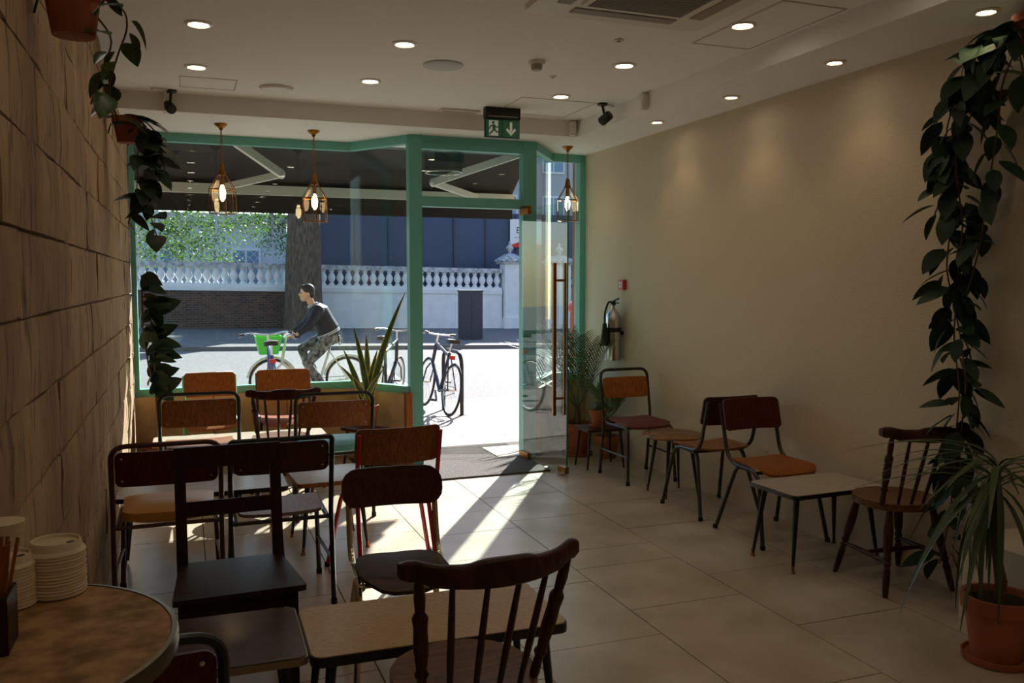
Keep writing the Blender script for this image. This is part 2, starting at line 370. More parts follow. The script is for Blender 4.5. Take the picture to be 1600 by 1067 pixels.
# ------------------------------------------------------------------ ceiling fittings
def downlight(x, y, z, label, grp, r=.05, power=0, spot=None):
    t = thing('downlight', label, 'light', (x, y, z), 0, grp)
    MB().lathe([(r+.022, 0), (r+.024, -.004), (r+.006, -.010), (r, -.004), (r, 0)], 28).build('trim_ring', TRIM, t)
    MB().lathe([(r, -.003), (r*.6, -.0035), (.001, -.004)], 28).build('lens', GLOW2, t)
    if power:
        l = bpy.data.lights.new('lamp', 'SPOT'); l.energy = power; l.color = (1, .70, .40); l.spot_size = R(spot); l.spot_blend = .7; l.shadow_soft_size = .04
        lo = bpy.data.objects.new('lamp', l); C.objects.link(lo); lo.parent = t; lo.location = (0, 0, -.03)
    return t
rows = {.10: 'left', 1.20: 'middle', 2.60: 'right'}
for X, side in rows.items():
    for j, Y in enumerate((5.92, 4.94, 3.96, 3.0, 2.0, 1.0, 0.0, -1.0, -2.0)):
        if X == 2.60 and 3.0 <= Y < 4: Xx = 2.78
        else: Xx = X
        lab = {0: 'round recessed downlight nearest the window in the %s ceiling row', 1: 'round recessed downlight second from the window in the %s ceiling row'}.get(j, 'round recessed downlight of the %s ceiling row behind the second one')
        downlight(Xx, Y, ZC, lab % side, 'recessed downlights of the %s row' % side, power=.35, spot=130)
for j, Y in enumerate((5.94, 4.97, 3.99, 3.01, 2.0, 1.0)):
    lab = ('small wall-washing downlight in the lowered ceiling nearest the door', 'small wall-washing downlight second from the door beside the motion sensor',
           'small wall-washing downlight third from the door above the bare wall', 'small wall-washing downlight beside the top of the long trailing vine',
           'small wall-washing downlight nearer than the trailing vine', 'small wall-washing downlight nearer than the trailing vine')[j]
    downlight(3.41, Y, ZS, lab, 'wall-washing downlights along the right wall', r=.036, power=2.6, spot=100)
def disc(name, label, cat, x, y, r, t=.012, m=WHITEP, extra=None):
    th = thing(name, label, cat, (x, y, ZC))
    MB().lathe([(r, 0), (r, -t*.6), (r*.93, -t), (.001, -t)], 32).build('cover', m, th)
    if extra: extra(th)
    return th
disc('ceiling_speaker', 'large plain round pale ceiling speaker', 'speaker', 1.54, 5.33, .125, m=mat('speaker_grille', rgb(196, 200, 204), .7))
def dots(th):
    for dx in (-.05, .05): MB().box((dx, -.01, -.013), (.03, .012, .004)).build('slot', GREYP, th)
    MB().lathe([(.007, -.011), (.006, -.015), (.001, -.015)], 8, (0, -.035, 0)).build('sensor_lens', BLACKP, th)
disc('ceiling_access_point', 'round white ceiling unit with two slots and a red dot', 'detector', .63, 6.36, .115, .02, extra=dots)
def smoke(th): MB().lathe([(.035, -.02), (.035, -.045), (.03, -.055), (.001, -.056)], 20).build('sensor_cage', GREYP, th)
disc('smoke_detector', 'small white dome smoke detector on the ceiling', 'detector', 2.05, 5.04, .052, .022, extra=smoke)
for (x, y), lab in (((2.30, 4.44), 'tiny round ceiling rosette nearer the air conditioner'), ((2.30, 5.37), 'tiny round ceiling rosette between smoke detector and window')):
    disc('sprinkler_rosette', lab, 'fitting', x, y, .028, .008, extra=lambda th: MB().lathe([(.012, -.006), (.01, -.014), (.001, -.014)], 10).build('plug', GREYP, th))
def hatch(label, x0, x1, y0, y1):
    t = thing('access_hatch', label, 'hatch', ((x0+x1)/2, (y0+y1)/2, ZC)); w, d = x1-x0, y1-y0
    m = MB()
    for sx in (-1, 1): m.box((sx*w/2, 0, -.0015), (.008, d, .003)); m.box((0, sx*d/2, -.0015), (w, .008, .003))
    m.build('frame', mat('hatch_line', rgb(190, 182, 172), .8), t); MB().box((0, 0, -.001), (w-.02, d-.02, .002)).build('panel', PLASTER, t)
hatch('flush white access hatch beside the left downlights', .0, .36, 6.22, 6.55)
hatch('flush square ceiling access panel behind the exit sign', 2.35, 2.95, 6.05, 6.65)
hatch('large flush ceiling access panel right of the air conditioner', 2.72, 3.1, 3.55, 4.35)
t = thing('air_vent', 'slim white ceiling slot diffuser left of the exit sign', 'vent', (2.06, 6.68, ZC))
MB().box((0, 0, -.008), (.32, .1, .016)).build('frame', WHITEP, t); MB().box((0, -.0, -.017), (.28, .045, .004)).build('slot', GREYP, t)
# air conditioner cassette
t = thing('air_conditioner', 'white ceiling cassette air conditioner with dark intake grille', 'air conditioner', (2.07, 3.58, ZC))
MB().rslab(.98, .98, .03, .05, lambda u, v, k: (u, v, -.016+k)).build('panel', WHITEP, t)
MB().rslab(.56, .56, .016, .03, lambda u, v, k: (u, v, -.036+k)).build('grille_frame', WHITEP, t)
gr = MB().box((0, 0, -.0445), (.5, .5, .002)).build('grille_backing', mat('intake_dark', rgb(52, 46, 40), .8), t)
for i in range(25): MB().box((0, -.24+.02*i, -.047), (.5, .008, .004)).build('grille_slat', GREYP, t)
for a in range(4):
    M = Matrix.Rotation(a*PI/2, 3, 'Z'); MB().box(M @ Vector((0, .36, -.033)), (.56, .07, .008), a*PI/2).build('louvre', mat('louvre_grey', rgb(150, 140, 128), .6), t)
# exit sign
EX = thing('exit_sign', 'green running man exit sign with down arrow hanging from the ceiling', 'sign', (2.345, 6.48, ZC), R(-2))
MB().box((0, 0, -.045), (.285, .06, .085)).build('light_housing', BLACKP, EX)
MB().box((0, -.031, -.072), (.24, .004, .006)).build('light_strip', GREYP, EX)
MB().box((0, 0, -.16), (.285, .02, .145)).build('sign_frame', BLACKP, EX)
fy = -.0105
def sgn(name, polys, m, y):
    b = MB()
    for p in polys: b.prism([(x, z) for x, z in p], 0, .002, Matrix(((1, 0, 0), (0, 0, -1), (0, 1, 0))) )
    o = b.build(name, m, EX); o.location = (0, y, -.16); return o
rect = lambda x0, x1, z0, z1: [(x0, z0), (x1, z0), (x1, z1), (x0, z1)]
sgn('green_field', [rect(-.137, -.003, -.066, .066), rect(.003, .137, -.066, .066)], GREEN_SIGN, fy)
sgn('doorway', [rect(-.11, -.035, -.058, .058)], WHITE_SIGN, fy-.002)
def limb(p, q, w):
    d = Vector((q[0]-p[0], q[1]-p[1])); n = Vector((-d.y, d.x)).normalized()*w/2
    return [(p[0]-n.x, p[1]-n.y), (q[0]-n.x, q[1]-n.y), (q[0]+n.x, q[1]+n.y), (p[0]+n.x, p[1]+n.y)]
man = [limb((-.075, .028), (-.068, -.012), .022), limb((-.072, .024), (-.1, .012), .010), limb((-.1, .012), (-.106, -.008), .009), limb((-.07, .024), (-.05, .005), .010), limb((-.05, .005), (-.034, .012), .009),
       limb((-.07, -.01), (-.088, -.03), .012), limb((-.088, -.03), (-.108, -.05), .011), limb((-.066, -.01), (-.048, -.03), .012), limb((-.048, -.03), (-.026, -.03), .010),
       [(-.076+.011*math.cos(a*PI/5), .042+.011*math.sin(a*PI/5)) for a in range(10)]]
sgn('running_man', man, GREEN_SIGN, fy-.004)
sgn('arrow', [rect(.06, .08, -.02, .05), [(.07, -.054), (.112, -.008), (.1, .004), (.07, -.028), (.04, .004), (.028, -.008)]], WHITE_SIGN, fy-.002)
# cameras and motion sensors
def cctv(label, x, y, yaw):
    t = thing('security_camera', label, 'camera', (x, y, ZC), yaw)
    MB().lathe([(.04, 0), (.04, -.012), (.03, -.018), (.001, -.018)], 16).build('base', BLACKP, t)
    MB().tube([(0, 0, -.015), (0, -.012, -.06), (0, -.02, -.09)], .010).build('arm', BLACKP, t)
    b = MB().lathe([(.03, -.05), (.036, -.04), (.036, .04), (.03, .05), (.001, .05)], 16, (0, -.03, -.115), Matrix.Rotation(R(60), 3, 'X')); b.build('camera_body', BLACKP, t)
    MB().tube([(.03, 0, -.003), (.06, .01, -.09), (.05, -.0, -.17), (.01, -.03, -.15)], .003, 6).build('cable', WHITEP, t)
    MB().box((.08, 0, -.006), (.1, .05, .012)).build('cable_box', WHITEP, t)
cctv('black bullet camera under the ceiling near the left stone wall', -.06, 6.70, R(180+20))
cctv('black bullet camera under the ceiling near the right bulkhead', 3.0, 6.05, R(30))
def pir(label, x, y, z, rz):
    t = thing('motion_sensor', label, 'sensor', (x, y, z), rz)
    MB().rslab(.062, .115, .045, .02, lambda u, v, k: (u, k-.024, v)).build('housing', WHITEP, t)
    MB().rslab(.046, .05, .012, .012, lambda u, v, k: (u, -.05+k, v-.022)).build('lens', mat('pir_lens', rgb(235, 235, 230), .3), t)
pir('white motion sensor on the right bulkhead beside the wall washers', 3.13, 5.60, 2.855, R(-90))
pir('white motion sensor in the corner of the bulkhead by the door', 3.09, 6.79, 2.85, R(-20))
# pendant lanterns
LG = glass_mat('lantern_glass', (.97, .95, .9, 1), 1.45)
def lantern(label, x, y, drop):
    t = thing('pendant_lantern', label, 'lamp', (x, y, ZS), R(15), 'hanging glass lanterns by the window')
    MB().lathe([(.05, 0), (.045, -.012), (.016, -.035), (.012, -.05), (.001, -.05)], 18).build('ceiling_rose', BRASS, t)
    z = -.05; k = 0
    while z > -drop+.02:
        ring = [(0.009*math.cos(a*PI/4), 0, z-.018+.018*math.sin(a*PI/4)) if k % 2 else (0, .009*math.cos(a*PI/4), z-.018+.018*math.sin(a*PI/4)) for a in range(8)]
        MB().tube(ring, .0028, 5, closed=True).build('chain_link', BRASS, t); z -= .029; k += 1
    zb = -drop
    MB().lathe([(.004, zb+.02), (.014, zb+.01), (.02, zb-.01), (.024, zb-.05), (.03, zb-.055), (.03, zb-.075), (.012, zb-.08), (.001, zb-.08)], 16).build('cap', BRASS, t)
    fm = MB(); r0, r1 = .035, .105; z0, z1, z2 = zb-.075, zb-.185, zb-.37
    hexp = lambda r, z, i: (r*math.cos(i*PI/3), r*math.sin(i*PI/3), z)
    for i in range(6):
        fm.tube([hexp(r0, z0, i), hexp(r1, z1, i), hexp(r1, z2, i)], .0035, 5)
        for z in (z1, z2): fm.tube([hexp(r1, z, i), hexp(r1, z, i+1)], .0035, 5)
    fm.build('cage', BRASS, t)
    for i in range(6):
        MB().add([hexp(r1-.001, z1, i), hexp(r1-.001, z1, i+1), hexp(r1-.001, z2, i+1), hexp(r1-.001, z2, i)], [(0, 1, 2, 3)]).build('pane', LG, t)
        MB().add([hexp(r0, z0, i), hexp(r0, z0, i+1), hexp(r1-.001, z1, i+1), hexp(r1-.001, z1, i)], [(0, 1, 2, 3)]).build('pane', LG, t)
    MB().lathe([(.012, zb-.08), (.016, zb-.10), (.016, zb-.15), (.001, zb-.15)], 12).build('bulb_holder', BRASS, t)
    MB().lathe([(.01, zb-.15), (.02, zb-.175), (.026, zb-.21), (.022, zb-.25), (.008, zb-.275), (.001, zb-.277)], 14).build('bulb', GLOW, t)
lantern('glass lantern pendant with lit bulb nearest the stone wall', .29, 7.2, .32)
lantern('glass lantern pendant with lit bulb in the middle of the bay window', 1.005, 7.26, .36)
lantern('glass lantern pendant with lit bulb right of the open door', 3.28, 7.31, .30)

# ------------------------------------------------------------------ furniture builders
def back_panel(t, w, h, zc, y, m, bow=.03, tilt=R(8), r=.03, th=.012, name='backrest', screws=True, nx=14):
    def warp(u, v, k):
        yy = -bow*(2*u/w)**2*-1 - bow + k      # edges forward
        return (u, y + yy - math.sin(tilt)*v, zc + math.cos(tilt)*v)
    o = MB().rslab(w, h, th, r, warp, nx).build(name, m, t)
    if screws:
        for su in (-1, 1):
            for sv in (-1, 1):
                p = Vector(warp(su*(w/2-.03), sv*(h/2-.03), -th/2))
                s = MB().lathe([(.007, 0), (.006, .003), (.001, .004)], 10, p, Matrix.Rotation(R(90), 3, 'X')).build('screw', STEEL, o)
    return o
def seat_slab(t, w, d, z, yc, m, th=.014, r=.05, dish=.008, lip=.02, name='seat', pad=0):
    def warp(u, v, k):
        e = max(0, (v-(d/2-.07))/.07)
        return (u*(1-.06*(.5-v/d)), yc+v, z + k*(1+pad*3*(1-min(1, (2*u/w)**4))*(1-(2*v/d)**4 if abs(2*v/d) < 1 else 0)) - lip*e*e - dish*(1-(2*u/w)**2))
    return MB().rslab(w, d, th, r, warp, 12, 8).build(name, m, t)
def loop_chair(label, x, y, rz, frame=DARKTUBE, panel=PLY, seat=SEATPLY, w=.47, top=.82, pz=(.60, .76), seat_th=.016, pad=0, corner=.07, rad=.0125, group=None, lean=.07):
    t = thing('tube_chair', label, 'chair', (x, y, 0), rz, group); hw = w/2
    MB().tube(fillet([(-hw, -.25, 0), (-hw, -.19, .46), (-hw, -.19-lean, top), (hw, -.19-lean, top), (hw, -.19, .46), (hw, -.25, 0)], corner), rad).build('back_frame', frame, t)
    for s in (-1, 1):
        MB().tube(fillet([(s*(hw-.02), -.2, .425), (s*(hw-.02), .19, .435), (s*(hw-.005), .225, 0)], .05), rad).build('leg', frame, t)
        for yy in (-.25, .225): MB().lathe([(rad+.003, 0), (rad+.003, .025), (rad, .03)], 10, (s*hw if yy < 0 else s*(hw-.005), yy, 0)).build('foot_cap', RUBBER, t)
    MB().tube([(-hw+.02, .15, .43), (hw-.02, .15, .43)], rad*.8).build('seat_rail', frame, t)
    MB().tube([(-hw, -.2, .425), (hw, -.2, .425)], rad*.8).build('seat_rail', frame, t)
    for s in (-1, 1): MB().tube([(s*hw, -.222, .21), (s*(hw-.012), .205, .21)], rad*.7).build('stretcher', frame, t)
    z0, z1 = pz; zc = (z0+z1)/2
    back_panel(t, w-.03, z1-z0, zc, -.19-lean*(zc-.46)/(top-.46)+.012, panel, bow=.012, tilt=math.atan(lean/(top-.46)))
    seat_slab(t, w-.05, .40, .445+seat_th/2+.006, .005, seat, th=seat_th, pad=pad)
    return t
def school_chair(label, x, y, rz, frame=DARKTUBE, panel=PLY, seat=SEATPLY, w=.40, top=.80, ph=.19, pw=None, pr=.03, rear=(.02, -.27), front=(.03, .23), rad=.0125, bow=.035, seat_r=.05, group=None, screws=True, name='school_chair', sd=.39, corner=.10):
    t = thing(name, label, 'chair', (x, y, 0), rz, group); hw = w/2
    for s in (-1, 1):
        MB().tube(fillet([(s*hw, -.255, top-.03), (s*hw, -.165, .445), (s*hw, .15, .435), (s*(hw+front[0]), front[1], 0)], corner, 7), rad).build('side_frame', frame, t)
        MB().tube(fillet([(s*(hw-.022), .06, .425), (s*(hw-.022), -.10, .425), (s*(hw+rear[0]), rear[1], 0)], .05), rad).build('leg', frame, t)
        for p in ((s*(hw+front[0]), front[1]), (s*(hw+rear[0]), rear[1])): MB().lathe([(rad+.003, 0), (rad+.003, .022), (rad, .026)], 10, (p[0], p[1], 0)).build('foot_cap', RUBBER, t)
    MB().tube([(-hw, -.08, .425), (hw, -.08, .425)], rad*.8).build('seat_rail', frame, t)
    MB().tube([(-hw, .12, .425), (hw, .12, .425)], rad*.8).build('seat_rail', frame, t)
    zc = top-ph/2
    back_panel(t, pw or w+.02, ph, zc, -.255+(top-.03-zc)*.27+.026+bow*.3, panel, bow=bow, tilt=R(14), r=pr, screws=screws)
    seat_slab(t, w+.0, sd, .458, .015, seat, r=seat_r, dish=.012, lip=.03)
    return t
def windsor(label, x, y, rz, top=.86, wood_=WIND, seatm=ELM, group=None, n_sp=4, sr=.205):
    t = thing('windsor_chair', label, 'chair', (x, y, 0), rz, group)
    def sw(u, v, k):
        q = (u/sr)**2+(v/sr)**2
        return (u, v, .44 + k*(1 if k < 0 else 1) - (.012*max(0, 1-q) if k > 0 else 0))
    MB().rslab(2*sr, 2*sr, .036, sr*.93, sw, 14, 8).build('seat', seatm, t)
    lp = [(.012, 0), (.015, .06), (.019, .3), (.013, .34), (.021, .37), (.014, .41), (.021, .44), (.015, .48), (.022, .55), (.024, .75), (.015, .97), (.012, 1)]
    ft = {}
    for sx in (-1, 1):
        for sy in (-1, 1):
            a, b = Vector((sx*.2, sy*.205, 0)), Vector((sx*.125, sy*.125, .43)); ft[sx, sy] = (a, b)
            MB().turned(a, b, lp).build('leg', wood_, t)
    pt = lambda k, h: ft[k][0].lerp(ft[k][1], h/.43)
    sp = [(.008, 0), (.012, .3), (.014, .5), (.012, .7), (.008, 1)]
    for sx in (-1, 1): MB().turned(pt((sx, -1), .17), pt((sx, 1), .17), sp).build('stretcher', wood_, t)
    MB().turned((pt((-1, -1), .17)+pt((-1, 1), .17))/2, (pt((1, -1), .17)+pt((1, 1), .17))/2, sp).build('stretcher', wood_, t)
    cy = lambda u: -.30+.075*u*u          # crest rail curve, ends forward
    zt = top-.045
    for i in range(n_sp):
        u = (-.6+1.2*i/(n_sp-1))
        MB().turned((u*.17, -.165+.03*u*u, .445), (u*.225, cy(u), zt+.005), [(.007, 0), (.0105, .4), (.0095, .7), (.007, 1)], 8).build('spindle', wood_, t)
    pp = [(.011, 0), (.015, .08), (.013, .2), (.02, .24), (.014, .27), (.021, .45), (.019, .62), (.022, .70), (.013, .74), (.016, .85), (.011, 1)]
    for s in (-1, 1): MB().turned((s*.165, -.115, .445), (s*.212, cy(.92), zt), pp).build('back_post', wood_, t)
    b = MB(); nU = 28; secs = []
    for i in range(nU+1):
        u = -1.12+2.24*i/nU; a = abs(u)
        h = .064 - .012*min(1, a) ; zt2 = .012*max(0, 1-(a/.42)**4) if a < .42 else 0
        up = zt + .036 + zt2 + .018*max(0, a-.75)/.37; lo = zt - .028 + .02*max(0, a-.8)/.3 + .012*a*a
        if a > 1.0: up -= .012*(a-1)/.12*1.5; lo += -.010
        yy = cy(u) if a < 1 else cy(1)+.15*(a-1)
        th = .015
        for dy, z in ((-th, lo+.006), (-th, up-.006), (-th*.5, up), (th*.5, up), (th, up-.006), (th, lo+.006), (th*.5, lo), (-th*.5, lo)): b.v.append((u*.228, yy+dy - .02*(z-zt)/.06*0, z))
        secs.append(i)
    for i in range(nU):
        for k in range(8): b.f.append((i*8+k, i*8+(k+1) % 8, (i+1)*8+(k+1) % 8, (i+1)*8+k))
    b.f.append(tuple(range(7, -1, -1))); b.f.append(tuple(nU*8+k for k in range(8)))
    b.build('crest_rail', wood_, t, 50)
    return t
def coffee_table(label, x, y, rz, w, d, h, topm, edgem=BLACK, legm=BLACK, r=.04, splay=.04, inset=.07, feet=True, group=None, th=.022, edge_over=.002, name='coffee_table'):
    t = thing(name, label, 'table', (x, y, 0), rz, group)
    MB().rslab(w, d, th, r, lambda u, v, k: (u, v, h-th/2-.003+k), 8, 3).build('edge_band', edgem, t)
    MB().rslab(w-.008, d-.008, .005, r, lambda u, v, k: (u, v, h-.0025+k), 8, 3).build('top', topm, t)
    for sx in (-1, 1):
        for sy in (-1, 1):
            a = Vector((sx*(w/2-inset+splay), sy*(d/2-inset+splay*.8), 0)); b = Vector((sx*(w/2-inset), sy*(d/2-inset), h-th))
            l = MB().turned(a, b, [(.008, .03), (.018, 1)], 10).build('leg', legm, t)
            if feet: MB().lathe([(.014, 0), (.014, .006), (.008, .012), (.0085, .04), (.001, .04)], 10, a).build('brass_foot', BRASS, l)
    MB().box((0, 0, h-th-.012), (w-2*inset, .03, .02)).build('rail', edgem, t)
    return t

# ------------------------------------------------------------------ furniture, right row
loop_chair('plum-seated tube chair with wooden back beside the palm and fire extinguisher', 3.37, 6.11, PI, seat=PLUM, panel=PLY2, top=.85, pz=(.62, .79), w=.43, seat_th=.022, pad=.3)
school_chair('brown plywood school chair facing the window behind the patchy round table', 3.375, 5.08, 0, panel=DPLY, top=.82, ph=.2, seat=SEATPLY, rear=(.035, -.24), front=(.035, .25), w=.40)
school_chair('brown plywood school chair with its back to another, facing the pale low table', 3.375, 4.43, PI, panel=REDPLY, top=.83, ph=.2, seat=PLY2, rear=(.035, -.24), front=(.035, .25), w=.40)
# round patchy table
t = thing('side_table', 'small round low table with worn patchy brown veneer top', 'table', (3.36, 5.56, 0))
MB().lathe([(.001, .425), (.21, .425), (.225, .435), (.225, .443), (.21, .45), (.001, .45)], 40).build('top', PATCHY, t)
for a in (45, 135, 225, 315):
    p = Vector((.17*math.cos(R(a)), .17*math.sin(R(a)), 0)); l = MB().turned(p*1.12, p*.75+Vector((0, 0, .43)), [(.007, .05), (.017, 1)]).build('leg', BLACK, t)
    MB().lathe([(.010, 0), (.008, .05), (.001, .05)], 8, p*1.12).build('brass_foot', BRASS, l)
coffee_table('pale grey laminate low table between the windsor chair and school chair by the wall', 3.33, 3.96, R(2), .64, .40, .43, GREYTOP, edgem=BLACK, r=.035, splay=.05)
windsor('dark spindle-back windsor chair beside the potted dracaena', 3.45, 3.50, R(-6), top=.865)
# ------------------------------------------------------------------ furniture, left group
school_chair('wooden school chair with mint green frame against the bay window', .17, 7.33, PI, frame=MINT, panel=PLY2, seat=PLY2, w=.40, top=.825, ph=.20, pw=.40)
school_chair('wooden school chair with reddish seat against the bay window, second from the stone wall', .76, 7.33, PI, panel=PLY2, seat=wood('reddish_ply', (160, 84, 52), (130, 62, 38), s=(1.5, 14, 14)), w=.43, top=.83, ph=.21, pw=.44)
coffee_table('long pale-topped low table in front of the bay window', .37, 6.80, 0, 1.24, .36, .41, GREYTOP, edgem=PLY2, r=.05)
loop_chair('black tube chair with screwed wooden back at the window table, nearest the stone wall', .07, 6.36, 0, frame=BLACK, panel=PLY, top=.83, pz=(.6, .79), w=.50)
windsor('dark spindle-back chair between two tube chairs at the window table', .625, 6.42, 0, top=.83)
loop_chair('black tube chair with teal padded seat at the window table', .915, 5.98, R(-3), frame=BLACK, panel=PLY, seat=TEALV, seat_th=.04, pad=.4, top=.84, pz=(.61, .79), w=.50)
coffee_table('small grey-topped low table behind the red-legged chair', .78, 5.24, R(3), .44, .46, .42, GREYTOP, edgem=PLY, r=.03)
coffee_table('pale wood-topped table along the stone wall between chair rows', .07, 5.07, 0, .88, .42, .45, GREYTOP, edgem=BLACK, legm=BLACK, r=.03, feet=False)
loop_chair('maroon tube chair with mustard padded seat beside the stone wall', -.10, 4.58, 0, frame=MAROON_TUBE, panel=REDPLY, seat=MUSTARD, seat_th=.04, pad=.5, top=.82, pz=(.62, .79), w=.48)
loop_chair('black tube chair with curved wooden back and mauve seat', .412, 4.46, 0, frame=BLACK, panel=DPLY, seat=MAUVE, top=.83, pz=(.66, .815), w=.47, corner=.02)
school_chair('red-legged chair with wide plywood back facing the window', 1.005, 4.60, R(3), frame=RED_TUBE, panel=PLY, seat=MAUVE, w=.43, top=.83, ph=.20, pw=.45, rear=(-.01, -.24), front=(.08, .2), screws=False, bow=.05)
school_chair('chrome-legged chair with rounded dark back and round dark seat', .775, 3.32, R(176), frame=CHROME, panel=DPLY, seat=DSEAT, w=.36, top=.80, ph=.16, pw=.42, pr=.065, seat_r=.12, screws=False, bow=.04)
# dark oak ladder chair
t = thing('oak_chair', 'heavy dark wooden chair with two flat back rails and solid seat', 'chair', (.155, 3.44, 0), R(182))
for s in (-1, 1):
    MB().tube(fillet([(s*.185, -.21, 0), (s*.185, -.20, .45), (s*.185, -.25, .91)], .2), .001, 4)
    b = MB(); b.beam((s*.185, -.22, 0), (s*.185, -.20, .46), .042, .035, up=(0, 1, 0)); b.beam((s*.185, -.20, .455), (s*.185, -.265, .91), .042, .032, up=(0, 1, 0)); b.build('back_post', OAK, t)
    MB().box((s*.185, .18, .215), (.04, .04, .43)).build('leg', OAK, t)
    MB().box((s*.185, -.01, .40), (.022, .36, .06)).build('apron', OAK, t)
    MB().box((s*.185, -.01, .16), (.018, .36, .03)).build('stretcher', OAK, t)
MB().box((0, -.258, .868), (.33, .022, .085), rx=R(8)).build('top_rail', OAK, t)
MB().box((0, -.228, .665), (.33, .02, .06), rx=R(8)).build('back_rail', OAK, t)
MB().box((0, .18, .40), (.33, .022, .06)).build('apron', OAK, t)
MB().box((0, -.2, .40), (.33, .022, .06)).build('apron', OAK, t)
MB().rslab(.43, .43, .022, .012, lambda u, v, k: (u*(1+.08*v/.2), v+.015, .446+k)).build('seat', OAK, t)
coffee_table('cream wood-grain laminate low table in the foreground', .75, 2.785, R(-1), .84, .43, .45, CREAM, edgem=BLACK, r=.035, feet=False, th=.03)
coffee_table('glossy dark walnut low table with pale metal edge in the foreground', .085, 2.81, R(-1), .48, .44, .455, GLOSSBROWN, edgem=mat('pale_edge', rgb(150, 132, 104), .35, metal=.6), r=.03, feet=False)
windsor('large dark spindle-back windsor chair seen from behind in the foreground', .728, 2.34, R(4), top=.875, sr=.21)
loop_chair('dark tube chair with red-brown back half hidden by the round table', -.17, 2.24, 0, frame=BLACK, panel=REDPLY, top=.80, pz=(.56, .765), w=.46, seat=DSEAT)
# round bar table with cups
RT = (-.31, 1.395, 1.055)
t = thing('round_table', 'tall round table with marbled top and metal rim in the near corner', 'table', (RT[0], RT[1], 0))
MB().lathe([(.001, 1.03), (.278, 1.03), (.278, 1.054), (.001, 1.055)], 64).build('top', MARBLED, t)
MB().lathe([(.279, 1.026), (.287, 1.028), (.2885, 1.034), (.286, 1.040), (.2885, 1.047), (.286, 1.0545), (.279, 1.0555), (.2775, 1.054), (.2775, 1.028), (.279, 1.026)], 64, caps=False).build('metal_rim', mat('rim_metal', rgb(104, 92, 74), .35, metal=1), t)
MB().lathe([(.03, .02), (.03, 1.03), (.001, 1.03)], 20).build('column', BLACK, t)
MB().lathe([(.2, 0), (.2, .012), (.05, .03), (.001, .03)], 32).build('base', BLACK, t)
def lid_stack(label, px, py, n, r, seed, tilt=0):
    p = at_z(px, py, RT[2]+.001); t = thing('lid_stack', label, 'cup lids', (p.x, p.y, RT[2]+.001)); random.seed(seed)
    z = 0
    for i in range(n):
        m = MB().lathe([(r*.93, z), (r, z+.001), (r*1.01, z+.0035), (r*.985, z+.0055)], 32); o = m.build('lid', PAPER, t); o.location = (random.uniform(-.0006, .0006), random.uniform(-.0006, .0006), 0); z += .0053
    top = MB().lathe([(r, z), (r*1.02, z+.003), (r*.98, z+.006), (r*.9, z+.009), (r*.86, z+.02), (r*.83, z+.022), (r*.78, z+.021), (r*.76, z+.016), (.001, z+.016)], 36).build('top_lid', PAPER, t)
    MB().box((r*.55, -r*.55, z+.0225), (.012, .005, .001), R(45)).build('sip_hole', BLACKP, top)
    return t
lid_stack('tall wide stack of white cup lids on the round table', 90, 925, 13, .045, 1)
lid_stack('narrower stack of white cup lids at the left edge of the round table', 16, 945, 12, .038, 2)
p = at_z(2, 905, RT[2]+.001); t = thing('paper_cup_stack', 'leaning stack of white paper cups behind the lids', 'cups', (p.x-.012, p.y+.10, RT[2]+.001))
for i in range(3): MB().lathe([(.028+.0012*i*0, i*.008), (.036, i*.008+.06), (.037, i*.008+.062), (.034, i*.008+.062)], 24).build('cup', PAPER, t)
p = at_z(2, 1010, RT[2]+.001); t = thing('stirrer_box', 'dark wooden box holding wooden stirrers at the picture edge', 'box', (p.x-.022, p.y, RT[2]+.001))
bm = MB()
for dx, dy, sx, sy in ((-.035, 0, .006, .07), (.035, 0, .006, .07), (0, -.035, .076, .006), (0, .035, .076, .006)): bm.box((dx, dy, .04), (sx, sy, .08))
bm.box((0, 0, .004), (.07, .07, .008)); bm.build('box', OAK, t)
random.seed(3)
for i in range(16):
    a = Vector((random.uniform(-.025, .025), random.uniform(-.025, .025), .01)); b = a+Vector((random.uniform(-.01, .03), random.uniform(-.02, .02), .14)); MB().beam(a, b, .005, .0015).build('stirrer', PLY2, t)

# ------------------------------------------------------------------ plants
def leaf_mesh(name, m, w=.42, fold=.18, droop=.25, n=6, tip=1.0):
    b = MB(); 
    for i in range(n+1):
        t = i/n; ww = w/2*math.sin(PI*min(1, t**.8*tip))**.8 if 0 < t < 1 else .004
        z = -droop*t*t
        b.v += [(-ww, t, z+fold*ww), (0, t, z), (ww, t, z+fold*ww)]
    for i in range(n): b.f += [(i*3, i*3+1, i*3+4, i*3+3), (i*3+1, i*3+2, i*3+5, i*3+4)]
    return b.mesh(name, m, 80)
LM = {'oval': leaf_mesh('leaf', LEAFD, .66), 'heart': leaf_mesh('leaf', LEAF2, .7, .25), 'rubber': leaf_mesh('leaf', LEAFD, .58, .2, .15),
      'hoya': leaf_mesh('leaf', LEAFD, .55, .15, .2), 'strap': leaf_mesh('leaf', mat('strap_leaf', rgb(62, 80, 48), .45), .06, .4, .95, 8), 'broad': leaf_mesh('leaf', mat('broad_leaf', rgb(120, 140, 96), .5), .45, .2, .3)}
def leaf(parent, kind, base, direction, size, roll=0):
    o = link('leaf', LM[kind], parent); d = Vector(direction).normalized()
    up = Vector((0, 0, 1)); 
    if abs(d.z) > .97: up = Vector((1, 0, 0))
    xa = d.cross(up).normalized(); za = xa.cross(d)
    M = Matrix((xa, d, za)).transposed() @ Matrix.Rotation(roll, 3, 'Y')
    o.matrix_local = Matrix.LocRotScale(Vector(base), M.to_quaternion(), Vector((size, size, size))); return o
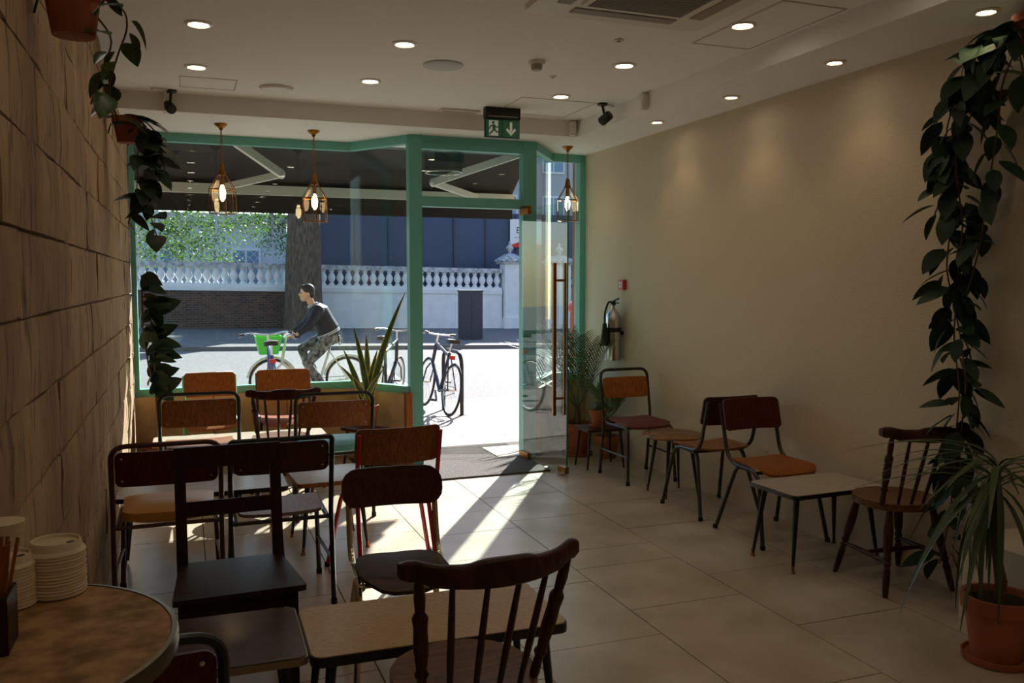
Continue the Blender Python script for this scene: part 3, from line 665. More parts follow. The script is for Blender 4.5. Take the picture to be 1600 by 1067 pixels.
def keep_in(o, x0, x1):      # slide a leaf sideways until it is clear of the wall
    xs = [(o.matrix_basis @ v.co).x for v in o.data.vertices]
    if min(xs) < x0: o.location.x += x0-min(xs)
    elif max(xs) > x1: o.location.x -= max(xs)-x1
def terracotta(t, r, h, saucer=False, name='pot'):
    z0 = .018 if saucer else 0
    MB().lathe([(r*.68, z0), (r*.9, z0+h*.78), (r*1.0, z0+h*.78), (r*1.02, z0+h), (r*.9, z0+h), (r*.86, z0+h*.9), (.001, z0+h*.9)], 28).build(name, TERRA, t)
    MB().lathe([(r*.86, z0+h*.9), (.001, z0+h*.915)], 16).build('soil', SOIL, t)
    if saucer: MB().lathe([(r*.8, 0), (r*.92, .004), (r*.95, .03), (r*.9, .03), (r*.86, .018), (.001, .018)], 28).build('saucer', TERRA, t)
    return z0+h*.9
def vine(t, pts, kind, n, size, rng, spread=1.0, stem_r=.003, zr=(-.9, .1), off=.012, xlim=None):
    P = [Vector(p) for p in pts]; L = [0]
    for a, b in zip(P, P[1:]): L.append(L[-1]+(b-a).length)
    MB().tube(fillet(P, .06, 3), stem_r, 5).build('stem', STEM, t)
    for i in range(n):
        s = L[-1]*(i+.5)/n
        k = max(j for j in range(len(P)-1) if L[j] <= s); q = P[k].lerp(P[k+1], (s-L[k])/(L[k+1]-L[k]))
        a = rng.uniform(0, 2*PI); d = Vector((math.cos(a)*spread, math.sin(a)*spread, rng.uniform(*zr)))
        if xlim and not (xlim[0] < q.x+d.normalized().x*size*1.2 < xlim[1]): d.x = -d.x
        leaf(t, kind, q+Vector((math.cos(a), math.sin(a), 0))*off, d, size*rng.uniform(.7, 1.25), rng.uniform(-.6, .6))
rng = random.Random(7)
def hanging(label, x, y, z, r, h, vines, kind, size):
    t = thing('hanging_planter', label, 'plant', (x, y, z)); terracotta(t, r, h)
    ring = [(r*.97*math.cos(a*PI/8), r*.97*math.sin(a*PI/8), h*.72) for a in range(16)]
    MB().tube(ring, .004, 6, closed=True).build('wall_ring', BLACK, t); MB().tube([(-r*.97, 0, h*.72), (XL-x+.02, 0, h*.72), (XL-x+.004, 0, h*.72-.06)], .004, 6).build('bracket', BLACK, t)
    o = Vector((x, y, z))
    for pts, n in vines: vine(t, [Vector((0, .0, h*.92))] + [Vector(p)-o for p in pts], kind, n, size, rng, zr=(-1.3, .1), xlim=(XL-x+.01, 9))
    for i in range(6): a = rng.uniform(0, 6.28); leaf(t, kind, (0, 0, h*.9), (math.cos(a), math.sin(a), .3), size)
hanging('terracotta wall pot with variegated trailing vine at the top left corner', -.30, 3.02, 2.325, .09, .165,
        [([at_y(196, 14, 3.03), at_y(200, 45, 3.03), at_y(186, 80, 3.03), at_y(176, 112, 3.03), at_y(168, 150, 3.03), at_y(186, 190, 3.03)], 15),
         ([at_y(178, 60, 3.03), at_y(166, 95, 3.03), at_y(152, 130, 3.03), at_y(142, 163, 3.03)], 8)], 'heart', .085)
hanging('small terracotta wall pot with dark trailing vine hanging before the window edge', -.30, 5.75, 2.40, .085, .15,
        [([at_y(228, 190, 5.68), at_y(240, 235, 5.68), at_y(228, 290, 5.68), at_y(232, 325, 5.68), at_y(246, 372, 5.68)], 22),
         ([at_y(222, 195, 5.68), at_y(215, 240, 5.68), at_y(214, 300, 5.68), at_y(200, 350, 5.68)], 18), ([at_y(232, 205, 5.68), at_y(255, 240, 5.68), at_y(235, 270, 5.68)], 8)], 'oval', .15)
# rubber plant on the window ledge
p0 = at_y(243, 615, 7.55); t = thing('rubber_plant', 'tall dark-leaved rubber plant by the stone wall in the bay window', 'plant', (-.22, 7.5, 0))
terracotta(t, .13, .24)
for pts in ([(243, 612), (232, 570), (222, 520), (214, 470), (212, 430)], [(246, 612), (240, 560), (238, 520), (235, 480)]):
    P = [at_y(x, y, 7.48)-Vector((-.22, 7.5, 0)) for x, y in pts]; P = [Vector((max(p.x, -.10), p.y, p.z)) for p in P]; MB().tube([Vector((0, 0, .2))]+P, .008, 6).build('stem', STEM, t)
    for k in range(len(P)*4):
        s = k/(len(P)*4-1)*(len(P)-1); i = min(int(s), len(P)-2); q = P[i].lerp(P[i+1], s-i); a = rng.uniform(0, 6.28)
        cx = math.cos(a) if q.x+math.cos(a)*.27 > XL+.22+.02 else abs(math.cos(a))
        keep_in(leaf(t, 'rubber', q, (cx, math.sin(a)*.5-.25, rng.uniform(-.5, 1.0)), rng.uniform(.16, .25), rng.choice((-1, 1))*rng.uniform(.5, 1.3)), XL+.22+.012, 9)
# snake plant on a stool
t = thing('plant_stool', 'small wooden stool holding the snake plant by the low wall', 'stool', (1.385, 7.19, 0), R(-56))
MB().rslab(.36, .24, .022, .02, lambda u, v, k: (u, v, .339+k)).build('seat', DPLY, t)
for sx in (-1, 1):
    for sy in (-1, 1): MB().turned((sx*.16, sy*.1, 0), (sx*.13, sy*.08, .33), [(.009, 0), (.014, 1)]).build('leg', BLACK, t)
t = thing('snake_plant', 'snake plant with tall yellow-edged leaves in a terracotta pot', 'plant', (1.40, 7.20, .351))
terracotta(t, .10, .19)
for (px, py), lean in (((634, 455), .05), ((552, 510), 0), ((536, 545), 0), ((572, 522), .03), ((590, 545), 0), ((612, 520), .02), ((530, 570), .0), ((600, 575), 0)):
    tip = at_y(px, py, 7.19+rng.uniform(-.06, .06))-Vector((1.40, 7.20, .351)); base = Vector((rng.uniform(-.04, .04), rng.uniform(-.04, .04), .17)); b = MB(); c = MB(); n = 10
    side = Vector((1, rng.uniform(-.4, .4), 0)).normalized()
    for i in range(n+1):
        s = i/n; q = base.lerp(tip, s)+Vector((0, 0, .08*math.sin(PI*s)*0)); q.x += (tip.x-base.x)*(s*s-s)*.5; w = .032*(1-s**3)*(.6+.8*min(1, s*3)*.5)+.001
        b.v += [q-side*w*.72+Vector((0, -.001, 0)), q+Vector((0, .008*(1-s), 0)), q+side*w*.72+Vector((0, -.001, 0))]
        c.v += [q-side*w, q-side*w*.7, q+side*w*.7, q+side*w]
    for i in range(n): b.f += [(i*3, i*3+1, i*3+4, i*3+3), (i*3+1, i*3+2, i*3+5, i*3+4)]; c.f += [(i*4, i*4+1, i*4+5, i*4+4), (i*4+2, i*4+3, i*4+7, i*4+6)]
    l = b.build('leaf', LEAFS, t, 80); c.build('leaf_edge', LEAFY, l, 80)
# palms by the door
def palm(label, x, y, r, h, fronds, size, saucer=True, xmax=XR, ymin=-9):
    t = thing('potted_palm', label, 'plant', (x, y, 0)); zz = terracotta(t, r, h, saucer)
    MB().turned((0, 0, zz-.02), (0, 0, zz+.18), [(.03, 0), (.035, .5), (.02, 1)]).build('trunk', STEM, t)
    for k in range(fronds):
        a = 2*PI*k/fronds+rng.uniform(-.3, .3); el = rng.uniform(.7, 1.35); L = size*rng.uniform(.75, 1.1); P = []
        d = Vector((math.cos(a)*math.cos(el), math.sin(a)*math.cos(el), math.sin(el))); q = Vector((0, 0, zz+.15)); nS = 18
        b = MB()
        for i in range(nS+1):
            P.append(q.copy()); d = (d+Vector((0, 0, -.055))).normalized(); q = q+d*(L/nS)
            if q.x > xmax-x-.1: d.x = -abs(d.x)*.3; q.x = min(q.x, xmax-x-.05)
            if q.y < ymin-y+.05: d.y = abs(d.y)*.3; q.y = max(q.y, ymin-y+.04)
            if q.x < 2.98-x: d.x = abs(d.x)*.3; q.x = max(q.x, 2.96-x)
            if q.y > 7.68-y: d.y = -abs(d.y)*.3; q.y = min(q.y, 7.70-y)
            if i > 3:
                sd = d.cross(Vector((0, 0, 1))).normalized()
                for s in (-1, 1):
                    ll = .26*size*math.sin(PI*(i-2)/(nS+1))+.05; e = q+(sd*s*.8+d*1.1+Vector((0, 0, .05))).normalized()*ll; nrm = d*.007; e.x = max(2.90-x, min(e.x, xmax-x-.01)); e.y = max(ymin-y+.01, min(e.y, 7.74-y))
                    b.add([q-nrm, q+nrm, (q+e)/2+nrm*1.3+Vector((0, 0, .01)), e, (q+e)/2-nrm*1.3+Vector((0, 0, .01))], [(0, 1, 2, 4), (4, 2, 3)])
        b.tube(P, [.006*(1-i/nS*.8) for i in range(nS+1)], 5); b.build('frond', LEAFP, t, 80)
    return t
palm('tall potted palm with arching fronds behind the open door', 3.30, 7.12, .15, .28, 11, .85, xmax=3.47)
palm('smaller potted palm in front of the corner window by the fire extinguisher', 3.50, 6.90, .11, .2, 7, .42, False, ymin=6.70)
t = thing('plant_stand', 'low dark wooden stand carrying the cactus pot', 'table', (3.27, 6.60, 0))
MB().rslab(.36, .28, .02, .01, lambda u, v, k: (u, v, .33+k)).build('top', DPLY, t)
for sx in (-1, 1):
    for sy in (-1, 1): MB().turned((sx*.17, sy*.12, 0), (sx*.14, sy*.1, .325), [(.008, 0), (.013, 1)]).build('leg', BLACK, t)
t = thing('cactus', 'small round cactus in a terracotta pot on the dark stand', 'plant', (3.25, 6.60, .341)); zz = terracotta(t, .075, .13, True)
b = MB()
for i in range(12):
    a = i*PI/6; b.ball((.022*math.cos(a), .022*math.sin(a), zz+.03), (.022, .022, .045), 8, 6)
b.build('cactus_body', mat('cactus', rgb(60, 84, 54), .6), t)
# long trailing hoya on the right wall
t = thing('trailing_hoya', 'very long dark leafy vine hanging down the right wall', 'plant', (3.52, 2.84, 2.58))
terracotta(t, .10, .16); o = Vector((3.52, 2.84, 2.58))
for pts, n in ((((1560, 45), (1520, 90), (1500, 170), (1492, 260), (1505, 350), (1495, 450), (1490, 530), (1500, 610), (1492, 700), (1486, 800), (1468, 880)), 74),
               (((1575, 60), (1540, 110), (1515, 190), (1478, 230), (1488, 330), (1478, 420), (1500, 520), (1510, 600), (1500, 690), (1500, 780)), 60),
               (((1590, 70), (1565, 130), (1560, 190), (1545, 290), (1530, 390), (1510, 460)), 24), (((1560, 45), (1590, 70), (1600, 120)), 10), (((1535, 50), (1510, 130), (1480, 190), (1470, 340)), 22)):
    vine(t, [Vector((0, 0, .12))]+[at_x(x, y, 3.50+rng.uniform(-.03, .05))-o for x, y in pts], 'hoya', int(n*1.3), .15, rng, .75, .004, (-1.5, 0), .03, (-1, XR-3.52))
MB().tube([(0, 0, .15), (0, 0, .21)], .003).build('hook', BLACK, t)
# dracaena
t = thing('dracaena', 'dracaena with drooping strap leaves in a large terracotta pot with saucer', 'plant', (3.135, 2.60, 0)); zz = terracotta(t, .143, .26, True)
MB().tube([(0, 0, zz-.02), (.01, 0, zz+.08), (-.015, .02, zz+.25), (-.01, .02, .80)], [.022, .024, .014, .013], 8).build('trunk', STEM, t)
for i in range(58):
    a = rng.uniform(0, 2*PI); L_ = rng.uniform(.30, .48); dz = rng.uniform(-.9, 1.1)
    if math.cos(a) > .1 and dz < .5: a = PI-a
    if math.cos(a) > .1: L_ = min(L_, .34)
    leaf(t, 'strap', (-.01, .02, rng.uniform(.70, .84)), (math.cos(a), math.sin(a), dz), L_)
# ------------------------------------------------------------------ wall fittings
t = thing('fire_extinguisher', 'polished steel fire extinguisher with black horn hung on the wall', 'extinguisher', (3.585, 6.98, .86))
MB().lathe([(.001, 0), (.066, .005), (.07, .02), (.07, .37), (.06, .42), (.03, .455), (.018, .47), (.018, .5), (.001, .5)], 24).build('cylinder', STEEL, t)
MB().box((0, 0, .515), (.03, .03, .04)).build('valve', BLACKP, t); MB().beam((0, .02, .53), (0, -.1, .56), .018, .012).build('lever', BLACKP, t); MB().beam((0, .02, .515), (0, -.09, .52), .018, .01).build('carry_handle', BLACKP, t)
MB().tube(fillet([(0, 0, .51), (-.06, -.03, .54), (-.10, -.03, .44), (-.10, -.03, .34)], .04), .009).build('hose', BLACKP, t)
MB().lathe([(.04, 0), (.018, .2), (.001, .2)], 16, (-.10, -.03, .14)).build('horn', BLACKP, t)
MB().box((.06, 0, .25), (.05, .08, .03)).build('wall_bracket', BLACKP, t); MB().lathe([(.0715, .26), (.0715, .30)], 24).build('strap', BLACKP, t)
t = thing('call_point', 'small red fire alarm call point on the wall', 'alarm', (XR, 6.94, 1.54))
MB().box((-.018, 0, 0), (.036, .088, .088)).build('housing', REDP, t); MB().box((-.037, 0, 0), (.003, .05, .05)).build('press_panel', WHITEP, t); MB().box((-.039, 0, 0), (.002, .02, .02)).build('press_mark', REDP, t)

# ------------------------------------------------------------------ outside: ground
def z_pave(x, y): return -.015-.04*(y-7.9)-.012*(x-1.5)
def z_road(x, y): return -.235-.0195*(x-1)+(y-12.6)/10.2*.06
def z_far(x, y): return -.05-.0195*x+(y-22.8)/7.2*.10
ASPHALT = mat('asphalt', rgb(124, 125, 128), .9, noise=14, col2=rgb(104, 105, 110), bump=(150, .5))
PAVE = mat('paving_slab', rgb(160, 156, 150), .85, noise=4, col2=rgb(146, 142, 138))
KERB = mat('kerb_granite', rgb(120, 118, 118), .8)
FARP = mat('far_paving', rgb(120, 120, 122), .9, noise=5, col2=rgb(104, 104, 108))
def sheet(name, f, xs, ys, m, t=.1):
    b = MB(); nx, ny = len(xs), len(ys)
    b.v = [(x, y, f(x, y)) for x in xs for y in ys]+[(x, y, f(x, y)-t) for x in xs for y in ys]; K = nx*ny
    for i in range(nx-1):
        for j in range(ny-1):
            a = i*ny+j; b.f += [(a, a+ny, a+ny+1, a+1), (K+a, K+a+1, K+a+ny+1, K+a+ny)]
    for i in range(nx-1): b.f += [(i*ny, K+i*ny, K+(i+1)*ny, (i+1)*ny), (i*ny+ny-1, (i+1)*ny+ny-1, K+(i+1)*ny+ny-1, K+i*ny+ny-1)]
    for j in range(ny-1): b.f += [(j, j+1, K+j+1, K+j), ((nx-1)*ny+j, K+(nx-1)*ny+j, K+(nx-1)*ny+j+1, (nx-1)*ny+j+1)]
    o = b.build(name, m); return tag(o, kind='structure')
pav = sheet('pavement', lambda x, y: z_pave(x, y)-.012, lin(-25, 40, 3), [7.86, 12.45], GROUT)
sheet('porch_floor', lambda x, y: -.006, [1.80, 2.90], [7.15, 7.9], PAVE, .05)
sy, sx = math.atan(-.04), math.atan(.012)
slab_me = {}
for j in range(6):
    for i in range(-8, 16):
        w, d = .9, .75; x = i*w + (.45 if j % 2 else 0); y = 7.9+d*(j+.5)
        if x < -5 or x > 12: continue
        me = slab_me.setdefault('a', MB().box((0, 0, -.02), (w-.008, d-.008, .04)).mesh('paving_slab', PAVE)); o = link('paving_slab', me, pav); o.location = (x, y, z_pave(x, y)); o.rotation_euler = (sy, sx, 0)
sheet('kerb_near', lambda x, y: z_pave(x, 12.4)-.0, lin(-25, 40, 3), [12.42, 12.6], KERB, .2)
sheet('road', z_road, lin(-40, 60, 6), [12.55, 17, 22.9], ASPHALT)
sheet('kerb_far', lambda x, y: z_far(x, 22.8), lin(-40, 60, 6), [22.75, 22.95], KERB, .2)
sheet('pavement_far', z_far, lin(-40, 60, 6), [22.95, 26, 34], FARP)
ROADW = mat('road_paint', rgb(225, 225, 222), .8)
b = MB(); a, c = at_z(598, 575, -.26), at_z(645, 612, -.26); b.beam((a.x, a.y, z_road(a.x, a.y)+.006), (c.x, c.y, z_road(c.x, c.y)+.006), .14, .008); tag(b.build('road_marking', ROADW), 'white painted line on the road beyond the parked bicycle', 'marking')
b = MB(); a, c = at_z(350, 585, -.25), at_z(362, 640, -.25); b.beam((a.x, a.y, z_road(a.x, a.y)+.006), (c.x, c.y, z_road(c.x, c.y)+.006), .30, .008); tag(b.build('road_marking', ROADW), 'white painted road line left of the parked bicycles', 'marking')
# facade around the shop, seen from inside only through the glass
struct('facade_fascia', MB().bx(-.6, 3.85, 7.9, 8.05, ZS, 4.2), mat('fascia_paint', rgb(60, 84, 78), .6))
struct('facade_side', MB().bx(-6, XL-.02, 7.86, 8.1, -.4, 8).bx(XR+.02, 11, 7.86, 8.1, -.4, 8).bx(-6, 11, 7.9, 8.1, 4.2, 8), mat('facade_brick', rgb(150, 120, 96), .9))
struct('roof_cover', MB().bx(-2.2, 4.2, YB-.3, 8.0, ZC+.15, ZC+.4), GROUT)
# ------------------------------------------------------------------ awning
AWX0, AWX1 = -1.5, 3.32
AW = thing('awning', 'dark retractable awning with white folding arms over the pavement', 'awning', (1, 8.05, 2.95))
DARKF = mat('awning_fabric', rgb(46, 46, 50), .9); ALU = mat('arm_white', rgb(225, 228, 228), .45)
L3 = lambda x, y, z: (x-1, y-8.05, z-2.95)
b = MB(); b.add([L3(AWX0, 8.06, 3.06), L3(AWX1, 8.06, 3.06), L3(AWX1, 8.87, 2.50), L3(AWX0, 8.87, 2.50)]+[L3(AWX0, 8.06, 3.045), L3(AWX1, 8.06, 3.045), L3(AWX1, 8.87, 2.49), L3(AWX0, 8.87, 2.49)],
    [(0, 1, 2, 3), (7, 6, 5, 4), (0, 4, 5, 1), (1, 5, 6, 2), (2, 6, 7, 3), (3, 7, 4, 0)]); b.build('canopy', DARKF, AW)
MB().box(L3((AWX0+AWX1)/2, 8.82, 2.45), (AWX1-AWX0, .07, .09)).build('front_bar', ALU, AW)
MB().box(L3((AWX0+AWX1)/2, 8.85, 2.32), (AWX1-AWX0, .006, .17)).build('valance', DARKF, AW)
MB().box(L3((AWX0+AWX1)/2, 8.10, 3.02), (AWX1-AWX0, .12, .12)).build('cassette', ALU, AW)
for sh, el, fr_ in (((.20, 8.14, 2.96), (.87, 8.46, 2.57), (.31, 8.79, 2.45)), ((3.14, 8.14, 2.83), (2.33, 8.46, 2.55), (2.9, 8.79, 2.45))):
    a = MB().beam(L3(*sh), L3(*el), .05, .07).build('arm', ALU, AW); MB().ball(L3(*el), (.035, .035, .045)).build('elbow', ALU, a)
    MB().beam(L3(*el), L3(*fr_), .04, .06).build('forearm', ALU, AW)
# ribbed glass drum lamp in the porch
t = thing('drum_lamp', 'ribbed glass drum lamp under the porch outside the transom', 'lamp', (2.17, 7.52, ZS))
FL = glass_mat('ribbed_glass', (.72, .78, .78, 1), 1.5, .1)
MB().tube([(0, 0, 0), (0, 0, -.05)], .02).build('stem', STEEL, t)
for z in (-.05, -.26): MB().tube([(.16*math.cos(a*PI/16), .16*math.sin(a*PI/16), z) for a in range(32)], .006, 6, closed=True).build('ring', STEEL, t)
for a in range(48): MB().tube([(.158*math.cos(a*PI/24), .158*math.sin(a*PI/24), -.052), (.158*math.cos(a*PI/24), .158*math.sin(a*PI/24), -.258)], .007, 5).build('glass_rod', FL, t)
# ------------------------------------------------------------------ bicycles
TYRE = mat('tyre', rgb(24, 24, 26), .7)
def bicycle(name, label, loc, heading, paint, r=.34, wb=1.03, lean=0, bars='flat', basket=None, tail=True, group=None, guard=False, saddle_h=.93, steer=0, step=False):
    t = thing(name, label, 'bicycle', loc, heading, group); t.rotation_euler = (lean, 0, heading)
    ring = lambda cx, rr, n=28: [(cx+rr*math.cos(2*PI*k/n), 0, r+rr*math.sin(2*PI*k/n)) for k in range(n)]
    for cx in (0, wb):
        w = MB().tube(ring(cx, r-.016), .017, 8, closed=True).build('tyre', TYRE, t); MB().tube(ring(cx, r-.037), .009, 6, closed=True).build('rim', STEEL, w)
        b = MB()
        for k in range(18): a = 2*PI*k/18; b.tube([(cx, .02*(-1)**k, r), (cx+(r-.04)*math.cos(a), 0, r+(r-.04)*math.sin(a))], .0016, 3)
        b.build('spokes', STEEL, w); MB().tube([(cx, -.04, r), (cx, .04, r)], .018, 8).build('hub', STEEL, w)
        if guard: MB().tube([(cx+(r+.02)*math.cos(a), 0, r+(r+.02)*math.sin(a)) for a in lin(R(10), R(190), 14)], .02, 6).build('mudguard', paint, t)
    bb = Vector((.44, 0, .28)); st = Vector((.27, 0, saddle_h-.13)); hd0 = Vector((wb-.14, 0, .62)); hd1 = Vector((wb-.19, 0, saddle_h-.05)); rt = .017
    b = MB()
    if step: b.tube([hd0, Vector((wb-.45, 0, .36)), bb], .028)
    else: b.tube([hd0, bb], .025); b.tube([hd1, st+Vector((0, 0, -.05))], .021)
    b.tube([bb, st], .02); b.tube([hd0, hd1], .024)
    for s in (-1, 1): b.tube([bb+Vector((0, s*.03, 0)), (0, s*.055, r)], .010, 6); b.tube([st+Vector((0, s*.015, -.03)), (0, s*.055, r)], .009, 6)
    b.build('frame', paint, t)
    b = MB(); 
    for s in (-1, 1): b.tube([hd0+Vector((0, s*.03, -.02)), (wb-.06, s*.05, r+.18), (wb, s*.05, r)], .011, 6)
    b.build('fork', paint, t)
    MB().tube([st, st+Vector((-.03, 0, .12))], .013).build('seat_post', STEEL, t)
    q = st+Vector((-.04, 0, .13)); b = MB()
    for i in range(9): pass
    b.rslab(.28, .16, .05, .05, lambda u, v, k: (q.x+u, v*(1 if u < 0 else 1-.75*u/.14), q.z+.02+k+(-.01*abs(v)/.08)), 12, 6); b.build('saddle', BLACKP, t, 60)
    hs = Vector((wb-.21, 0, saddle_h+.07)); M = Matrix.Rotation(steer, 3, 'Z')
    MB().tube([hd1, hs], .014).build('stem', STEEL, t)
    pts = [(-.16, -.31, .02), (-.02, -.2, .03), (.03, -.05, 0), (.03, .05, 0), (-.02, .2, .03), (-.16, .31, .02)] if bars == 'swept' else [(-.04, -.29, .02), (.02, -.1, 0), (.02, .1, 0), (-.04, .29, .02)]
    P = [hs+M @ Vector(p) for p in pts]; hb_ = MB().tube(fillet(P, .06), .012).build('handlebar', STEEL, t)
    for a, c in ((P[0], P[1]), (P[-1], P[-2])): MB().tube([a, a.lerp(c, .42)], .017).build('grip', BLACKP, hb_); MB().tube([a.lerp(c, .5)+Vector((.04, 0, -.01)), a+Vector((.05, 0, -.025))], .006, 6).build('brake_lever', STEEL, hb_)
    MB().lathe([(.085, -.004), (.085, .004)], 20, bb+Vector((0, -.05, 0)), Matrix.Rotation(PI/2, 3, 'X')).build('chainring', STEEL, t)
    for s, a in ((-1, .8), (1, .8+PI)):
        e = bb+Vector((.165*math.cos(a), s*.07, .165*math.sin(a))); c = MB().beam(bb+Vector((0, s*.065, 0)), e, .016, .022, up=(0, 1, 0)).build('crank', STEEL, t); MB().box(e+Vector((0, s*.05, 0)), (.09, .09, .022)).build('pedal', BLACKP, c)
    b = MB()
    for dz in (-.08, .08): b.beam(bb+Vector((0, -.05, dz)), (0, -.05, r+dz*.4), .006, .008)
    b.build('chain', BLACK, t)
    if tail: MB().box((st.x-.12, 0, st.z-.06), (.03, .07, .05)).build('tail_light', REDP, t)
    if basket:
        b = MB(); c = Vector((wb+.05, 0, saddle_h-.10)); w0, w1, h = .13, .19, .27
        lo = [(c.x+x*w0, y*w0*1.1, c.z-.07) for x, y in ((-1, -1), (1, -1), (1, 1), (-1, 1))]; hi = [(c.x+x*w1, y*w1*1.1, c.z-.07+h) for x, y in ((-1, -1), (1, -1), (1, 1), (-1, 1))]
        inn = [(c.x+x*(w1-.012), y*(w1*1.1-.012), c.z-.07+h) for x, y in ((-1, -1), (1, -1), (1, 1), (-1, 1))]; ilo = [(c.x+x*(w0-.01), y*(w0*1.1-.01), c.z-.055) for x, y in ((-1, -1), (1, -1), (1, 1), (-1, 1))]
        b.add(lo+hi+inn+ilo, [(3, 2, 1, 0)]+[(i, (i+1) % 4, 4+(i+1) % 4, 4+i) for i in range(4)]+[(4+i, 4+(i+1) % 4, 8+(i+1) % 4, 8+i) for i in range(4)]+[(8+i, 8+(i+1) % 4, 12+(i+1) % 4, 12+i) for i in range(4)]+[(12, 13, 14, 15)])
        b.build('basket', basket, t)
    return t
NAVY = mat('navy_frame', rgb(34, 44, 66), .35); LIME = mat('lime_green', rgb(84, 214, 70), .5); BLUEF = mat('blue_frame', rgb(40, 70, 140), .35); DGREY = mat('dark_frame', rgb(40, 42, 46), .4)
zb = z_pave(3.15, 10.6)
bicycle('bicycle', 'dark navy bicycle with brown saddle leaning on the hoop stand outside the door', (3.07, 10.50, z_pave(3.07, 10.5)), R(93), NAVY, lean=R(9), steer=R(25))
t = thing('bike_stand', 'dark steel hoop bicycle stand outside the door', 'bike stand', (3.28, 10.58, z_pave(3.28, 10.58)), R(92))
MB().tube(fillet([(0, 0, -.1), (0, 0, .80), (.75, 0, .80), (.75, 0, -.15)], .2, 8), .026, 10).build('hoop', BLACK, t)
MB().lathe([(.06, .0), (.06, .006), (.001, .006)], 16).build('base_plate', BLACK, t)
bicycle('bicycle', 'parked blue bicycle with silver swept handlebar and red tail light beyond the bay window', (.94, 9.98, z_pave(.94, 9.98)), R(88), BLUEF, bars='swept', lean=R(-3), steer=R(-10), saddle_h=.95)
bicycle('bicycle', 'dark parked bicycle behind the snake plant', (2.25, 11.0, z_pave(2.25, 11)), R(62), DGREY, bars='swept', lean=R(4), steer=R(20), saddle_h=.97)
CY = Vector((2.30, 13.3, 0)); CY.z = z_road(CY.x, CY.y)
bicycle('hire_bicycle', 'white and green hire bicycle with green front basket ridden along the road', CY, PI, mat('hire_white', rgb(214, 222, 214), .4), wb=1.12, basket=LIME, guard=True, step=True, saddle_h=.92, tail=False, bars='swept')
# ------------------------------------------------------------------ cyclist
def remesh(mb, voxel, name, m, parent, smooth=4):
    me = mb.mesh('tmp'); o = link('tmp', me); md = o.modifiers.new('r', 'REMESH'); md.mode = 'VOXEL'; md.voxel_size = voxel
    if smooth: sm = o.modifiers.new('s', 'SMOOTH'); sm.factor = .5; sm.iterations = smooth
    dg = bpy.context.evaluated_depsgraph_get(); dg.update(); me2 = bpy.data.meshes.new_from_object(o.evaluated_get(dg)); bpy.data.objects.remove(o); bpy.data.meshes.remove(me)
    me2.name = name; me2.materials.clear(); me2.materials.append(m); me2.polygons.foreach_set('use_smooth', [True]*len(me2.polygons))
    return link(name, me2, parent)
SKIN = mat('skin', rgb(206, 160, 132), .55); HAIR = mat('hair', rgb(26, 22, 22), .5); JACKET = mat('navy_jacket', rgb(16, 20, 30), .6); CAMO = mat('camo_cloth', rgb(150, 152, 148), .85, noise=16, col2=rgb(34, 38, 38)); SHIRT = mat('white_shirt', rgb(225, 228, 232), .8); SHOE = mat('shoe', rgb(50, 50, 54), .6)
P_ = thing('person', 'cyclist in dark bomber jacket and camouflage trousers riding past', 'person', CY, PI)
hip, chest, neck, head = Vector((.26, 0, 1.0)), Vector((.44, 0, 1.36)), Vector((.53, 0, 1.49)), Vector((.60, 0, 1.64))
body = MB()
body.tube([hip+Vector((0, 0, -.04)), hip+Vector((.04, 0, .1)), Vector((.37, 0, 1.22)), chest, Vector((.50, 0, 1.44))], [.14, .135, .13, .14, .09], 14)
body.tube([Vector((.50, 0, 1.43)), neck, head+Vector((-.03, 0, -.06))], [.06, .052, .055], 12)
body.ball(head+Vector((-.005, 0, .02)), (.098, .078, .115), 16, 12); body.ball(head+Vector((.045, 0, -.07)), (.05, .05, .05), 12, 8)
body.ball(head+Vector((.102, 0, -.015)), (.022, .014, .022), 8, 6); body.ball(head+Vector((.085, 0, -.06)), (.016, .026, .012), 8, 6)
for s in (-1, 1): body.ball(head+Vector((-.01, s*.08, -.01)), (.022, .012, .032), 8, 6)
arms = {}
for s in (-1, 1):
    sh = Vector((.45, s*.17, 1.40)); el = Vector((.60, s*.26, 1.17)); wr = Vector((.80, s*.29, 1.035)); arms[s] = (sh, el, wr)
    body.tube([Vector((.44, s*.08, 1.41)), sh, el, wr], [.07, .06, .042, .028], 10)
    hd = Vector((.86, s*.30, 1.02)); body.ball(hd, (.045, .04, .022), 10, 6)
    for k in range(4):
        y = hd.y+s*(-.03+.02*k); body.tube([(hd.x+.02, y, hd.z+.008), (hd.x+.06, y, hd.z+.002), (hd.x+.066-.003*k, y, hd.z-.028), (hd.x+.04, y, hd.z-.04)], [.0095, .009, .0085, .008], 6)
    body.tube([(hd.x-.02, hd.y-s*.03, hd.z), (hd.x+.01, hd.y-s*.055, hd.z-.012), (hd.x+.04, hd.y-s*.05, hd.z-.03)], [.011, .010, .009], 6)
legs = {}
for s, kn, an in ((-1, Vector((.68, -.11, .80)), Vector((.50, -.11, .45))), (1, Vector((.62, .11, .60)), Vector((.40, .11, .22)))):
    hp = Vector((.28, s*.09, .98)); legs[s] = (hp, kn, an); body.tube([hp, hp.lerp(kn, .5), kn, kn.lerp(an, .35), an], [.088, .078, .06, .056, .038], 10); body.tube([an, an+Vector((.06, 0, -.06)), an+Vector((.17, 0, -.07))], [.036, .036, .026], 8)
remesh(body, .010, 'body', SKIN, P_)
j = MB(); j.tube([hip+Vector((.01, 0, .0)), hip+Vector((.03, 0, .1)), Vector((.36, 0, 1.22)), chest, Vector((.505, 0, 1.45))], [.165, .17, .165, .17, .10], 16)
for s in (-1, 1): sh, el, wr = arms[s]; j.tube([Vector((.44, s*.07, 1.41)), sh, sh.lerp(el, .5), el, el.lerp(wr, .85)], [.09, .088, .078, .068, .046], 10)
